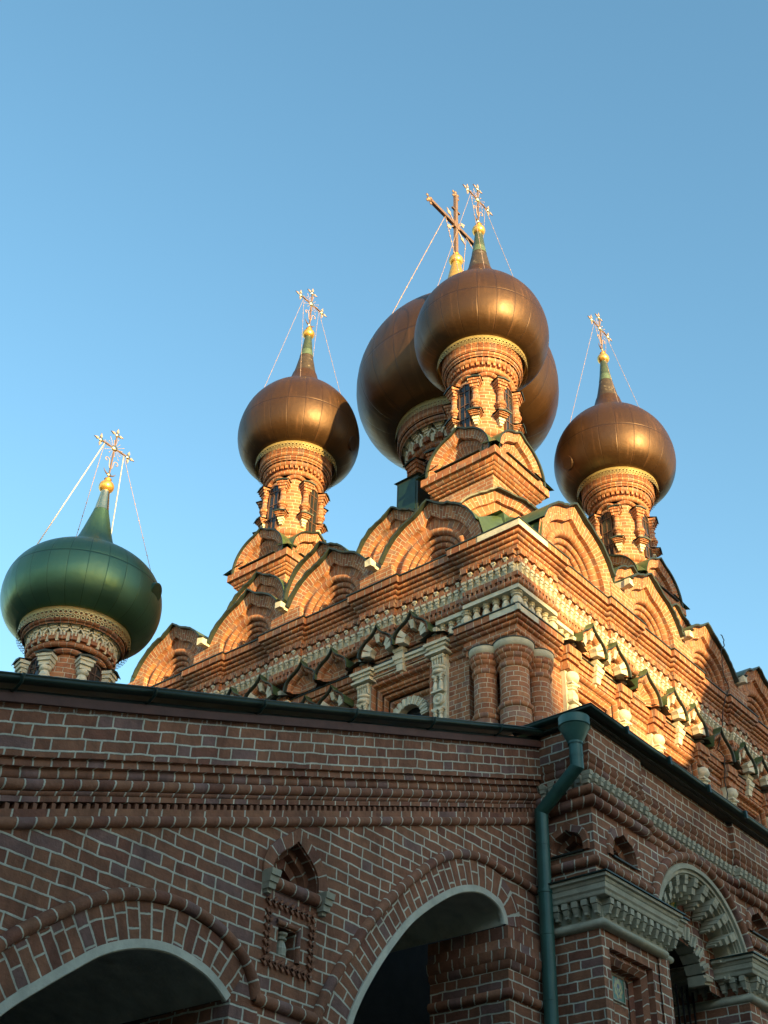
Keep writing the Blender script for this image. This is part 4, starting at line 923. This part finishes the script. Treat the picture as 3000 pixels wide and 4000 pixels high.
run(mb, [(-7.83, -4.75), (-7.83, -D0), (-7.17, -D0)], [([(.02, 0), (.02, 5.22)], 'z', GB, False), (rollp(.02, 5.22, 5.32, .05), .05, GH, True), ([(.02, 5.32), (.02, 5.52)], 'z', GB, False), ([(.02, 5.50), (.05, 5.53), (.055, 5.58)], 1.05, GH, True), ([(.055, 5.58), (.075, 5.61), (.085, 5.68)], 2.05, GH, True), ([(.085, 5.68), (.06, 5.71), (.06, 5.78)], 3.05, GH, True), ([(.06, 5.78), (.06, 5.90), (0, 5.90)], 4.05, GH, False)], .5, .003)
run(mb, [(-11.44, -4.75), (-11.44, -D0-.0), (-11.2, -D0)], [([(.02, 0), (.02, 3.9)], 'z', GB, False), ([(.0, 3.9), (.06, 3.94), (.07, 4.0)], 1.05, GH, True), ([(.07, 4.0), (.11, 4.04), (.11, 4.10)], 2.05, GH, True), ([(.05, 4.10), (.05, 4.33), (0, 4.33)], 'z', GB, False)], .5, .003)
sub('pier', mb, stair)
# wall niche between the arches
m = MB()
kn = smooth_curve(keel[:6], 4)[:-1]+smooth_curve(keel[5:], 4)
sc = lambda f, fz: [(-10.86+(x+10.86)*f, 5.40+(z-5.40)*fz) for x, z in kn]
def bridge(mb, c0, d0, c1, d1, mat, mode=.05):
    L = [0]
    for i in range(1, len(c0)): L.append(L[-1]+math.dist(c0[i], c0[i-1]))
    P = [[RF(a[0], d0, a[1]), RF(b[0], d1, b[1])] for a, b in zip(c0, c1)]
    w = math.dist(c0[0], c1[0])+abs(d0-d1)
    mb.grid(P, [[((.004, L[i]) if mode == 'v' else (L[i], mode)), ((w, L[i]) if mode == 'v' else (L[i], mode))] for i in range(len(L))], mat)
D1 = D0+.02
bridge(m, sc(1, 1), D0, sc(1, 1), D1, GH); bridge(m, sc(1, 1), D1, sc(.72, .75), D1, GH); bridge(m, sc(.72, .75), D1, sc(.70, .73), D0-.09, GH, 1.05); bridge(m, sc(.70, .73), D0-.09, sc(.56, .58), D0-.09, GH, 2.05)
bridge(m, sc(.56, .58), D0-.09, sc(.50, .54), D0-.15, GH, 2.05); bridge(m, sc(.50, .54), D0-.15, sc(.34, .36), D0-.15, GH, 3.05); bridge(m, sc(.34, .36), D0-.15, sc(.33, .35), D0-.26, GH, 3.05)
k2 = sc(.33, .35); m.poly([RF(p[0], D0-.26, p[1]) for p in k2], [p for p in k2], GB); k3 = sc(.7, .73)
m.poly([RF(k3[0][0], D0-.26, 5.40), RF(k3[-1][0], D0-.26, 5.40), RF(k3[-1][0], D0+.0, 5.40), RF(k3[0][0], D0, 5.40)], [(0, .05)]*4, GH)
tube(m, [RF(-11.14, D0+.01, 5.345), RF(-10.54, D0+.01, 5.345)], .055, GH, 10)
on = sub('wall_niche', m, stair)
m = MB()
for xx in (-11.18, -10.53):
    for (a, b, ww, dd) in ((5.36, 5.41, .055, .12), (5.31, 5.36, .05, .10), (5.26, 5.31, .042, .08), (5.23, 5.26, .025, .05)): box(m, RF, xx-ww, xx+ww, D0, D0+dd, a, b, GS, .1)
sub('stone_corbels', m, on)
m = MB()
def zig(T, s, z, vert):
    for k in (-1, 1):
        Ta = rotT(T, s, z, R(45*k if not vert else 45*k+90)); box(m, Ta, -.034, .034, D0-.03, D0+.022, -.012+.018*k, .012+.018*k, 'worn_brick')
for i in range(9):
    t = -11.13+.52*i/8
    zig(RF, t, 5.19, False); zig(RF, t, 4.715, False)
for i in range(6): zig(RF, -11.125, 4.80+.062*i, True); zig(RF, -10.615, 4.80+.062*i, True)
tube(m, [RF(-11.03, D0, 5.05), RF(-10.77, D0, 5.05), RF(-10.77, D0, 4.78)], .028, GH, 8)
for a, b, c_, d_ in ((-11.0, -10.8, 4.80, 5.02),): box(m, RF, a, b, D0-.16, D0, c_, d_, GB, faces='BLRTD')
sub('tooth_frame', m, on)
m = MB(); p = RF(-10.9, D0-.06, 0); baluster(m, p[0], p[1], 4.81, 5.0, .05, GS, 12); sub('stone_baluster', m, on)
# gutter and eaves of staircase and porch
def gutter(path, zf, par, zoff=0.0):
    m = MB(); run(m, path, [([(.0, .05+zoff), (.13, .03+zoff), (.135, .04+zoff), (.142, .028+zoff)]+[(.085+.052*math.cos(t), .008+zoff+.034*math.sin(t)) for t in [.5-(math.pi)*i/8 for i in range(9)]], .05, 'gutter_green', True), ([(.03, -.05+zoff), (.055, -.085+zoff), (-.05, -.085+zoff)], .05, 'dark_metal', False), ([(-3.2, .75+zoff), (.0, .05+zoff)], .05, 'green_metal', False)], .6, .006, zf)
    o = sub('gutter', m, par)
    return o
gutter([(XL, -D0-.04), (-7.14, -D0-.04)], gz, stair)
m = MB(); run(m, [(XL, -D0-.06), (-7.15, -D0-.06)], [([(.035, -.08), (.03, -.155), (-.03, -.16)], .05, 'red_board', False)], .8, .004, gz); sub('eaves_board', m, stair)
for i in range(9):
    m = MB(); xx = -16.2+1.16*i; z = gz(xx, 0); tube(m, [RF(xx, D0+.2, z+.03), RF(xx, D0+.195, z-.03), RF(xx, D0+.13, z-.075), RF(xx, D0+.06, z-.07)], .012, 'gutter_green', 6)
    sub('gutter_bracket', m, stair)
# ---------------------------------------------------------------- entrance porch on the right
porch = thing('entrance_porch', 'shaded brick porch with white corbel frieze and carved arch, right of the downpipe', 'porch', (-5, -6.4, 0))
pth = [(-7.17, -D0), (-7.17, -6.4), (-6.03, -6.4), (-6.03, -6.345), (-3.80, -6.345), (-3.80, -6.41), (4.0, -6.41)]
mb = MB()
run(mb, pth, [([(.0, 8.28), (.0, 7.88)], 'z', GB, False), ([(.0, 7.88), (-.01, 7.87), (.0, 7.82), (-.03, 7.79)], .05, GH, True), ([(-.03, 7.79), (-.02, 7.74), (-.05, 7.715)], 1.05, GH, True), ([(-.05, 7.715), (-.05, 7.64)], 'z', GB, False),
              ([(-.05, 7.51), (.01, 7.51)]+rollp(.01, 7.40, 7.505, .05), 3.05, GH, True), ([(.01, 7.40)]+rollp(-.01, 7.285, 7.395, .045)+[(-.06, 7.285)], 4.05, GH, True)], .4, .004)
sub('cornice', mb, porch)
mb = MB(); run(mb, pth, [([(-.06, 7.645), (-.06, 7.505)], .05, GS, False)], .8)
ends = [(RF, -7.2, -6.03, 6.34), (RF, -5.98, -3.84, 6.285), (RF, -3.78, 2.0, 6.35)]
for T, a, b, d in ends:
    n = round((b-a)/.115)
    for i in range(n+1):
        s = a+(b-a)*i/n
        for (q, r_, dd, ww) in ((7.60, 7.645, .095, .034), (7.555, 7.595, .08, .032), (7.51, 7.55, .055, .024)): box(mb, T, s-ww, s+ww, d-.02, d+dd, q, r_, GS, .12)
for i in range(5):
    s = -5.78-.115*i
    for (q, r_, dd, ww) in ((7.60, 7.645, .095, .034), (7.555, 7.595, .08, .032), (7.51, 7.55, .055, .024)): box(mb, LF, s-ww, s+ww, 7.09, 7.11+dd, q, r_, GS, .12)
sub('stone_corbels', mb, porch)
# walls with small ogee niches, arched doorway
def niche_curve(s, hw, z0, z1):
    h = z1-z0
    half = [(1, 0), (1.0, .25), (.92, .5), (.72, .72), (.48, .80), (.24, .88), (0, 1.0)]
    L = smooth_curve([(-a*hw, z0+b*h) for a, b in half], 3); Rr_ = smooth_curve([(a*hw, z0+b*h) for a, b in reversed(half)], 3)
    return [(s+x, z) for x, z in L[:-1]+Rr_]
def small_niche(T, s, z0, z1, hw, d, par):
    m = MB(); c = niche_curve(s, hw, z0, z1); f = lambda k: [(s+(x-s)*k, z0+(z-z0)*k) for x, z in c]
    def br(c0, d0, c1, d1, v): 
        L = [0]
        for i in range(1, len(c0)): L.append(L[-1]+math.dist(c0[i], c0[i-1]))
        m.grid([[T(a[0], d0, a[1]), T(b[0], d1, b[1])] for a, b in zip(c0, c1)], [[(l, v), (l, v)] for l in L], GH)
    br(f(1), d+.004, f(.97), d+.03, .05); br(f(.97), d+.03, f(.74), d+.03, .05); br(f(.74), d+.03, f(.70), d-.10, 1.05); br(f(.70), d-.10, f(.52), d-.12, 2.05); br(f(.52), d-.12, f(.48), d-.2, 3.05)
    k = f(.48); m.poly([T(p[0], d-.2, p[1]) for p in k], [p for p in k], GB)
    box(m, T, s-hw*.72, s+hw*.72, d-.2, d+.035, z0-.012, z0+.004, 'dark_metal')
    sub('wall_niche', m, par); return f(.72)
wallm = MB()
n1 = small_niche(RF, -6.54, 6.84, 7.26, .33, 6.35, porch); n2 = small_niche(RF, -3.36, 6.93, 7.33, .33, 6.35, porch); n3 = small_niche(LF, -6.03, 6.82, 7.18, .27, 7.12, porch)
DC, DZ, DR = -4.85, 6.20, 1.08
arch_o = [(DC-DR, 0.02), (DC-DR, DZ)]+[(DC-DR*math.cos(t), DZ+DR*math.sin(t)) for t in [math.pi*i/28 for i in range(1, 28)]]+[(DC+DR, DZ), (DC+DR, 0.02)]
panel = [(-6.98, 4.9), (-6.14, 4.9), (-6.14, 5.82), (-6.98, 5.82)]
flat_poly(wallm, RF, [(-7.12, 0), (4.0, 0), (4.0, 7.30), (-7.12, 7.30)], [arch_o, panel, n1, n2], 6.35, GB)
flat_poly(wallm, LF, [(-6.35, 0), (-D0, 0), (-D0, 7.30), (-6.35, 7.30)], [n3], 7.12, GB)
sub('wall', wallm, porch)
mb = MB()
run(mb, [(-7.12, -D0), (-7.12, -6.35), (-5.98, -6.35)], [([(.0, 6.63)]+rollp(.0, 6.63, 6.74, .06)+[(.0, 6.74)], .05, GH, True)], .4, .003)
run(mb, [(-3.72, -6.35), (4, -6.35)], [([(.0, 6.73)]+rollp(.0, 6.73, 6.84, .06)+[(.0, 6.84)], .05, GH, True)], .4, .003)
sub('string_course', mb, porch)
# recessed panel with glazed tile
mb = MB()
def frame(a0, a1, zt, d0, b0, b1, zt2, d1, v):
    L = lambda a, b, z: [(a, 4.9), (a, z), (b, z), (b, 4.9)]
    c0, c1 = L(a0, a1, zt), L(b0, b1, zt2); l = [0, zt-4.9, zt-4.9+a1-a0, 2*(zt-4.9)+a1-a0]
    mb.grid([[RF(p[0], d0, p[1]), RF(q[0], d1, q[1])] for p, q in zip(c0, c1)], [[(x, v), (x, v)] for x in l], GH)
frame(-6.98, -6.14, 5.82, 6.352, -6.98, -6.14, 5.82, 6.28, .05); frame(-6.98, -6.14, 5.82, 6.28, -6.92, -6.20, 5.76, 6.31, 1.05); frame(-6.92, -6.20, 5.76, 6.31, -6.87, -6.25, 5.71, 6.26, 1.05); frame(-6.87, -6.25, 5.71, 6.26, -6.87, -6.25, 5.71, 6.17, 2.05); frame(-6.87, -6.25, 5.71, 6.17, -6.74, -6.36, 5.66, 6.17, 3.05)
box(mb, RF, -6.87, -6.25, 6.1, 6.15, 4.9, 5.72, GB, faces='F')
op = sub('recessed_panel', mb, porch)
def tile(T, s0, s1, z0, z1, d, par):
    m = MB(); m.grid([[T(s0, d, z0), T(s0, d, z1)], [T(s1, d, z0), T(s1, d, z1)]], [[(0, 0), (0, 1)], [(1, 0), (1, 1)]], 'glazed_tile')
    for a, b, c, e in ((s0-.012, s0, z0, z1), (s1, s1+.012, z0, z1), (s0-.012, s1+.012, z0-.012, z0), (s0-.012, s1+.012, z1, z1+.012)): box(m, T, a, b, d-.03, d+.006, c, e, GS)
    sub('tile', m, par)
tile(RF, -6.66, -6.44, 5.43, 5.67, 6.165, op)
# stone capital on the corner pier and on the second pier
def capital(path, zt, par):
    m = MB()
    run(m, path, [([(-.05, zt+.035), (.215, zt+.0), (.215, zt-.015)], .05, 'gutter_green', False)], .6)
    run(m, path, [([(.195, zt-.015), (.195, zt-.05), (.17, zt-.06), (.16, zt-.09), (.15, zt-.10), (.15, zt-.15), (.135, zt-.17), (.13, zt-.20), (.125, zt-.21), (.0, zt-.215)], .05, GS, False), ([(.012, zt-.212), (.012, zt-.405)], .05, GS, False), ([(.012, zt-.40)]+rollp(.0, zt-.50, zt-.40, .055, 7)+[(-.02, zt-.5)], .05, GS, True)], .6)
    o = sub('stone_capital', m, par); return o
def cap_drops(T, a, b, d, zt, par, st=.125):
    n = max(1, round(abs(b-a)/st))
    for i in range(n+1):
        m = MB(); s = a+(b-a)*i/n; z = zt-.215
        box(m, T, s-.035, s+.035, d, d+.12, z-.06, z, GS); box(m, T, s-.032, s+.032, d, d+.11, z-.12, z-.068, GS, .3); box(m, T, s-.020, s+.020, d, d+.085, z-.15, z-.12, GS); box(m, T, s-.014, s+.014, d, d+.04, z-.165, z-.145, GS)
        sub('stone_corbel', m, par)
cpth = [(-7.12, -D0), (-7.12, -6.38), (-5.95, -6.38), (-5.95, -6.33), (-5.76, -6.33), (-5.76, -5.6)]
oc1 = capital(cpth, 6.47, porch); cap_drops(LF, -5.78, -6.36, 7.12, 6.47, oc1); cap_drops(RF, -7.1, -5.80, 6.38, 6.47, oc1)
cp2 = [(-3.93, -5.0), (-3.93, -6.38), (4.0, -6.38)]
oc2 = capital(cp2, 6.50, porch); cap_drops(LF, -5.3, -6.36, 3.93, 6.50, oc2); cap_drops(RF, -3.9, -1.0, 6.38, 6.50, oc2)
mb = MB(); run(mb, [(-5.78, -6.35), (-5.78, -5.3)], [([(0, 0), (0, 6.2)], 'z', GB, False)]); 
run(mb, [(-3.95, -5.2), (-3.95, -6.37), (-3.72, -6.37)], [([(0, 0), (0, 6.2)], 'z', GB, False)])
run(mb, [(-6.02, -6.37), (-5.80, -6.37), (-5.80, -6.2)], [([(0, 0), (0, 6.0)], 'z', GB, False)]); sub('pier', mb, porch)
# carved doorway arch
mb = MB(); R_ = lambda r, d, n=30: [RF(DC-r*math.cos(t), d, DZ+r*math.sin(t)) for t in [math.pi*i/n for i in range(n+1)]]
def ring(rs, mat, mode=.05, sm=False):
    P = [list(x) for x in zip(*[R_(r, d) for r, d in rs])]; mb.grid(P, [[((k*.1, DR*math.pi*i/30) if mode == 'v' else (DR*math.pi*i/30, mode)) for k in range(len(rs))] for i in range(31)], mat, sm)
ring([(1.20+.055*math.cos(t), 6.36+.06*math.sin(t)) for t in [math.pi*i/7 for i in range(8)]], GH, .05, True)
oa = sub('arch_moulding', mb, porch)
mb = MB()
ring([(1.13, 6.352), (1.12, 6.372), (1.065, 6.372), (1.06, 6.34), (1.02, 6.34), (1.02, 6.31), (1.0, 6.31), (1.0, 6.28), (.98, 6.28), (.98, 6.22), (.96, 6.2), (.93, 6.03)], GS)
n = 13
for i in range(n):
    Ta = rotT(RF, DC, DZ, R(-84+168*i/(n-1)))
    for (x0, x1, ww, d0, d1) in ((.95, 1.0, .045, 6.1, 6.345), (.90, .945, .048, 6.08, 6.33), (.82, .895, .042, 6.06, 6.29), (.77, .82, .028, 6.05, 6.23), (.735, .77, .013, 6.05, 6.18)): box(mb, Ta, -ww, ww, d0, d1, x0, x1, GS, .1)
sub('carved_arch', mb, porch)
mb = MB(); ty = [(DC-1.0, 6.1)]+[(DC-1.0*math.cos(t), DZ+1.0*math.sin(t)) for t in [math.pi*i/24 for i in range(25)]]+[(DC+1.0, 6.1)]
da = [(DC-.62*math.cos(t)-.0, 6.12+.42*math.sin(t)) for t in [math.pi*i/16 for i in range(17)]]
flat_poly(mb, RF, [(DC-1.0, 6.1)]+da[::1]+[(DC+1.0, 6.1)]+ty[1:-1][::-1], [], 6.03, GB); sub('tympanum', mb, porch)
tile(RF, -5.12, -4.86, 6.86, 7.09, 6.045, porch)
mb = MB()
for i in range(11):
    Ta = rotT(RF, DC, 6.12, R(-80+160*i/10))
    for a, b, dd in ((-.055, -.02, .0), (-.02, .02, .03), (.02, .055, .0)): box(mb, Ta, a, b, 5.85, 6.06+dd, .45, .62, GS)
sub('door_arch', mb, porch); mb = MB()
for (a, b, ww) in ((6.36, 6.46, .07), (6.28, 6.36, .09), (6.20, 6.28, .07), (6.08, 6.20, .05), (6.0, 6.08, .02)): box(mb, RF, -5.62-ww, -5.62+ww, 5.9, 6.1, a, b, GS, .1)
sub('hanging_corbel', mb, porch); mb = MB()
for (a, b, ww) in ((5.72, 5.78, .12), (5.64, 5.72, .10), (5.50, 5.64, .08), (5.40, 5.50, .06), (5.32, 5.40, .03)): box(mb, RF, -5.66-ww, -5.66+ww, 5.9, 6.1, a, b, GS, .1)
sub('hanging_corbel', mb, porch)
mb = MB()
for i in range(14): box(mb, RF, -5.75+.13*i, -5.73+.13*i, 5.7, 5.72, 0, 6.2, 'black_iron')
for z in (4.6, 5.5): box(mb, RF, -5.78, -3.9, 5.69, 5.73, z, z+.03, 'black_iron')
sub('door_grille', mb, porch)
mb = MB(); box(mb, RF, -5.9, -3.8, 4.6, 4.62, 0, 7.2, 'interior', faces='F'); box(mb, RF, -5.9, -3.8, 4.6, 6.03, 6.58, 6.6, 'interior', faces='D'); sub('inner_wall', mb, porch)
gutter([(-7.19, -D0+.2), (-7.19, -6.43), (4.0, -6.43)], None, porch, 8.33)
mb = MB(); run(mb, [(-7.17, -D0), (-7.17, -6.41), (4, -6.41)], [([(.03, 8.25), (.03, 8.235), (-.1, 8.235)], .05, 'dark_metal', False)], .8); 
for i in range(7): xx = -6.6+.95*i; box(mb, RF, xx-.02, xx+.02, 6.57, 6.605, 8.27, 8.37, 'gutter_green')
sub('eaves_board', mb, porch)
# ---------------------------------------------------------------- downpipe
dp = thing('downpipe', 'green drainpipe with wide funnel head and bent neck, between two brick walls', 'drainpipe', (-7.30, -5.83, 0))
mb = MB(); fx, fy = -7.385, -6.37
lathe(mb, fx, fy, [([(.172, 8.20), (.172, 8.10)], .05, 'pipe_green', True), ([(.172, 8.10), (.178, 8.095), (.165, 8.085), (.078, 7.90)], .05, 'pipe_green', False), ([(.083, 7.915), (.083, 7.885)], .05, 'pipe_green', True), ([(.165, 8.19), (.10, 8.0)], .05, 'dark_metal', True), ([(.172, 8.20), (.177, 8.203), (.165, 8.203)], .05, 'pipe_green', False)], 40)
sub('funnel', mb, dp)
def cyl(a, b, r): m = MB(); tube(m, [a, b], r, 'pipe_green', 24); return m
e1 = (fx, fy, 7.63); e2 = (-7.30, -5.83, 7.28)
m = MB()
d1 = (Vector(e2)-Vector(e1)).normalized(); h1 = Vector((0, 0, -1))
def mitred(pts, r, n=24):
    pts = [Vector(p) for p in pts]; P = []; up = None
    for i, p in enumerate(pts):
        din = (p-pts[i-1]).normalized() if i else (pts[1]-p).normalized(); dout = (pts[i+1]-p).normalized() if i < len(pts)-1 else din
        nrm = (din+dout).normalized()
        if i == 0: u = din.orthogonal().normalized()
        u = (u-din*u.dot(din)).normalized(); v = din.cross(u); row = []
        for k in range(n+1):
            t = 2*math.pi*k/n; q = u*math.cos(t)*r+v*math.sin(t)*r; q = q-din*(q.dot(nrm)/din.dot(nrm)); row.append(p+q)
        P.append(row); u = (u-dout*u.dot(dout)).normalized()
    for i in range(len(P)-1): m.grid([P[i], P[i+1]], [[(0, .05)]*(n+1)]*2, 'pipe_green', True)
mitred([(fx, fy, 7.9), e1, e2, (-7.30, -5.83, 0.3)], .073)
for z in (6.9, 5.95, 5.3): lathe(m, -7.30, -5.83, [([(.073, z-.004), (.0765, z-.003), (.0765, z+.003), (.073, z+.004)], .05, 'pipe_green', False)], 24)
for t in (.5,):
    p = Vector(e1).lerp(Vector(e2), t); tube(m, [p-d1*.012, p+d1*.012], .079, 'pipe_green', 24)
tube(m, [Vector(e1).lerp(Vector(e2), .45), (-7.1, -6.1, 7.42)], .009, 'black_iron', 6)
tube(m, [(fx-.0, fy, 7.76), (fx, fy, 7.74)], .077, 'pipe_green', 24)
for z in (6.4, 4.6):
    lathe(m, -7.30, -5.83, [([(.074, z-.02), (.080, z-.018), (.080, z+.018), (.074, z+.02)], .05, 'pipe_green', False)], 24); tube(m, [(-7.30, -5.76, z), (-7.30, -5.70, z)], .012, 'black_iron', 6)
sub('pipe', m, dp)
# ---------------------------------------------------------------- loose cable on the church wall
mb = MB(); pts = [(5.55, 2.60, 17.1), (5.6, 2.62, 16.9), (5.5, 2.56, 16.6), (5.52, 2.5, 16.1), (5.5, 2.62, 15.66), (5.4, 2.5, 15.3), (5.3, 2.4, 14.7), (5.15, 2.3, 14.1), (5.2, 2.4, 13.9), (5.25, 2.3, 13.4), (5.3, 2.25, 12.4), (5.3, 2.2, 11.0)]
sm = []
for i in range(len(pts)-1):
    for j in range(4): t = j/4; sm.append(tuple(pts[i][k]*(1-t)+pts[i+1][k]*t+random.uniform(-.02, .02) for k in range(3)))
tube(mb, [RF(*p) for p in sm], .012, 'black_iron', 5)
o = mb.build('cable'); o['label'] = 'thin black cable hanging down the shaded right end of the church wall'; o['category'] = 'cable'
# ---------------------------------------------------------------- bell tower and added blockers behind the camera that shade the lower walls
wv = Vector((math.cos(R(SUN_AZ)), -math.sin(R(SUN_AZ)))); sv = Vector((-math.sin(R(SUN_AZ)), -math.cos(R(SUN_AZ)))); TE = math.tan(R(SUN_EL))
bt = thing('bell_tower', 'tall brick bell tower with a tent roof standing opposite the church, outside the view', 'bell tower', (0, 0, 0))
c = wv*8.6+sv*24; hgt = 24*TE+2
c3 = wv*8.6+sv*22; lift = (22+2.5)*TE
mb = MB(); lathe(mb, c3.x, c3.y, [([(4.45, 0), (4.45, 12.5+lift)], 'z', B, False), ([(4.45, 12.5+lift), (3.95, 13.3+lift), (3.7, 14.0+lift), (3.35, 15.0+lift), (2.95, 15.7+lift), (2.75, 17.0+lift)], 'z', B, False), ([(2.75, 17.0+lift), (2.3, 21.5+lift), (1.35, 23.7+lift), (.3, 27+lift)], .05, 'green_metal', False)], 24)
sub('wall', mb, bt)
nb = thing('shade_caster', 'long pale building added behind the viewer, outside the view, its roofline shaped to shade the church', 'building', (0, 0, 0))
DB = 110; prof = [(9, 10.0), (.8, 11.2), (.2, 12.2), (-.3, 13.4), (-.9, 14.4), (-1.6, 14.7), (-2.2, 15.2), (-2.7, 15.8), (-3.4, 16.2), (-4.6, 16.4), (-8, 17.0), (-14, 18), (-22, 17)]  # added roofline, shaped so its shadow covers the lower church walls
mb = MB(); P = []
for w, z in prof:
    row = []
    for dd in (DB, DB+9): p = wv*w+sv*dd; row.append((p.x, p.y, z+DB*TE))
    P.append(row)
mb.grid(P, [[(0, 0), (0, 1)]]*len(P), 'dark_metal')
for k in (0, 1):
    mb.grid([[(r_[k][0], r_[k][1], 0), r_[k]] for r_ in P], [[(i*1.0, 0), (i*1.0, 1)] for i in range(len(P))], 'pale_wall')
sub('wall', mb, nb)

mb = MB()
hb = thing('sky_blocker', 'plain pale apartment block added behind the viewer, outside the view, to darken the porch', 'apartment block', (0, 0, 0))
box(mb, lambda s, d, z: (s, d, z), -46, -4, -36, -27, 0, 13.5, 'pale_wall'); sub('wall', mb, hb)  # unseen box added to block sky and darken the porch
mb = MB(); box(mb, lambda s, d, z: (s, d, z), -40, -29, -25, 16, 0, 15, 'pale_wall')
hc = thing('sky_blocker', 'tall pale apartment block added on the far left, outside the view, to block sky light', 'apartment block', (0, 0, 0)); sub('wall', mb, hc)  # second added box, blocks sky light from the left
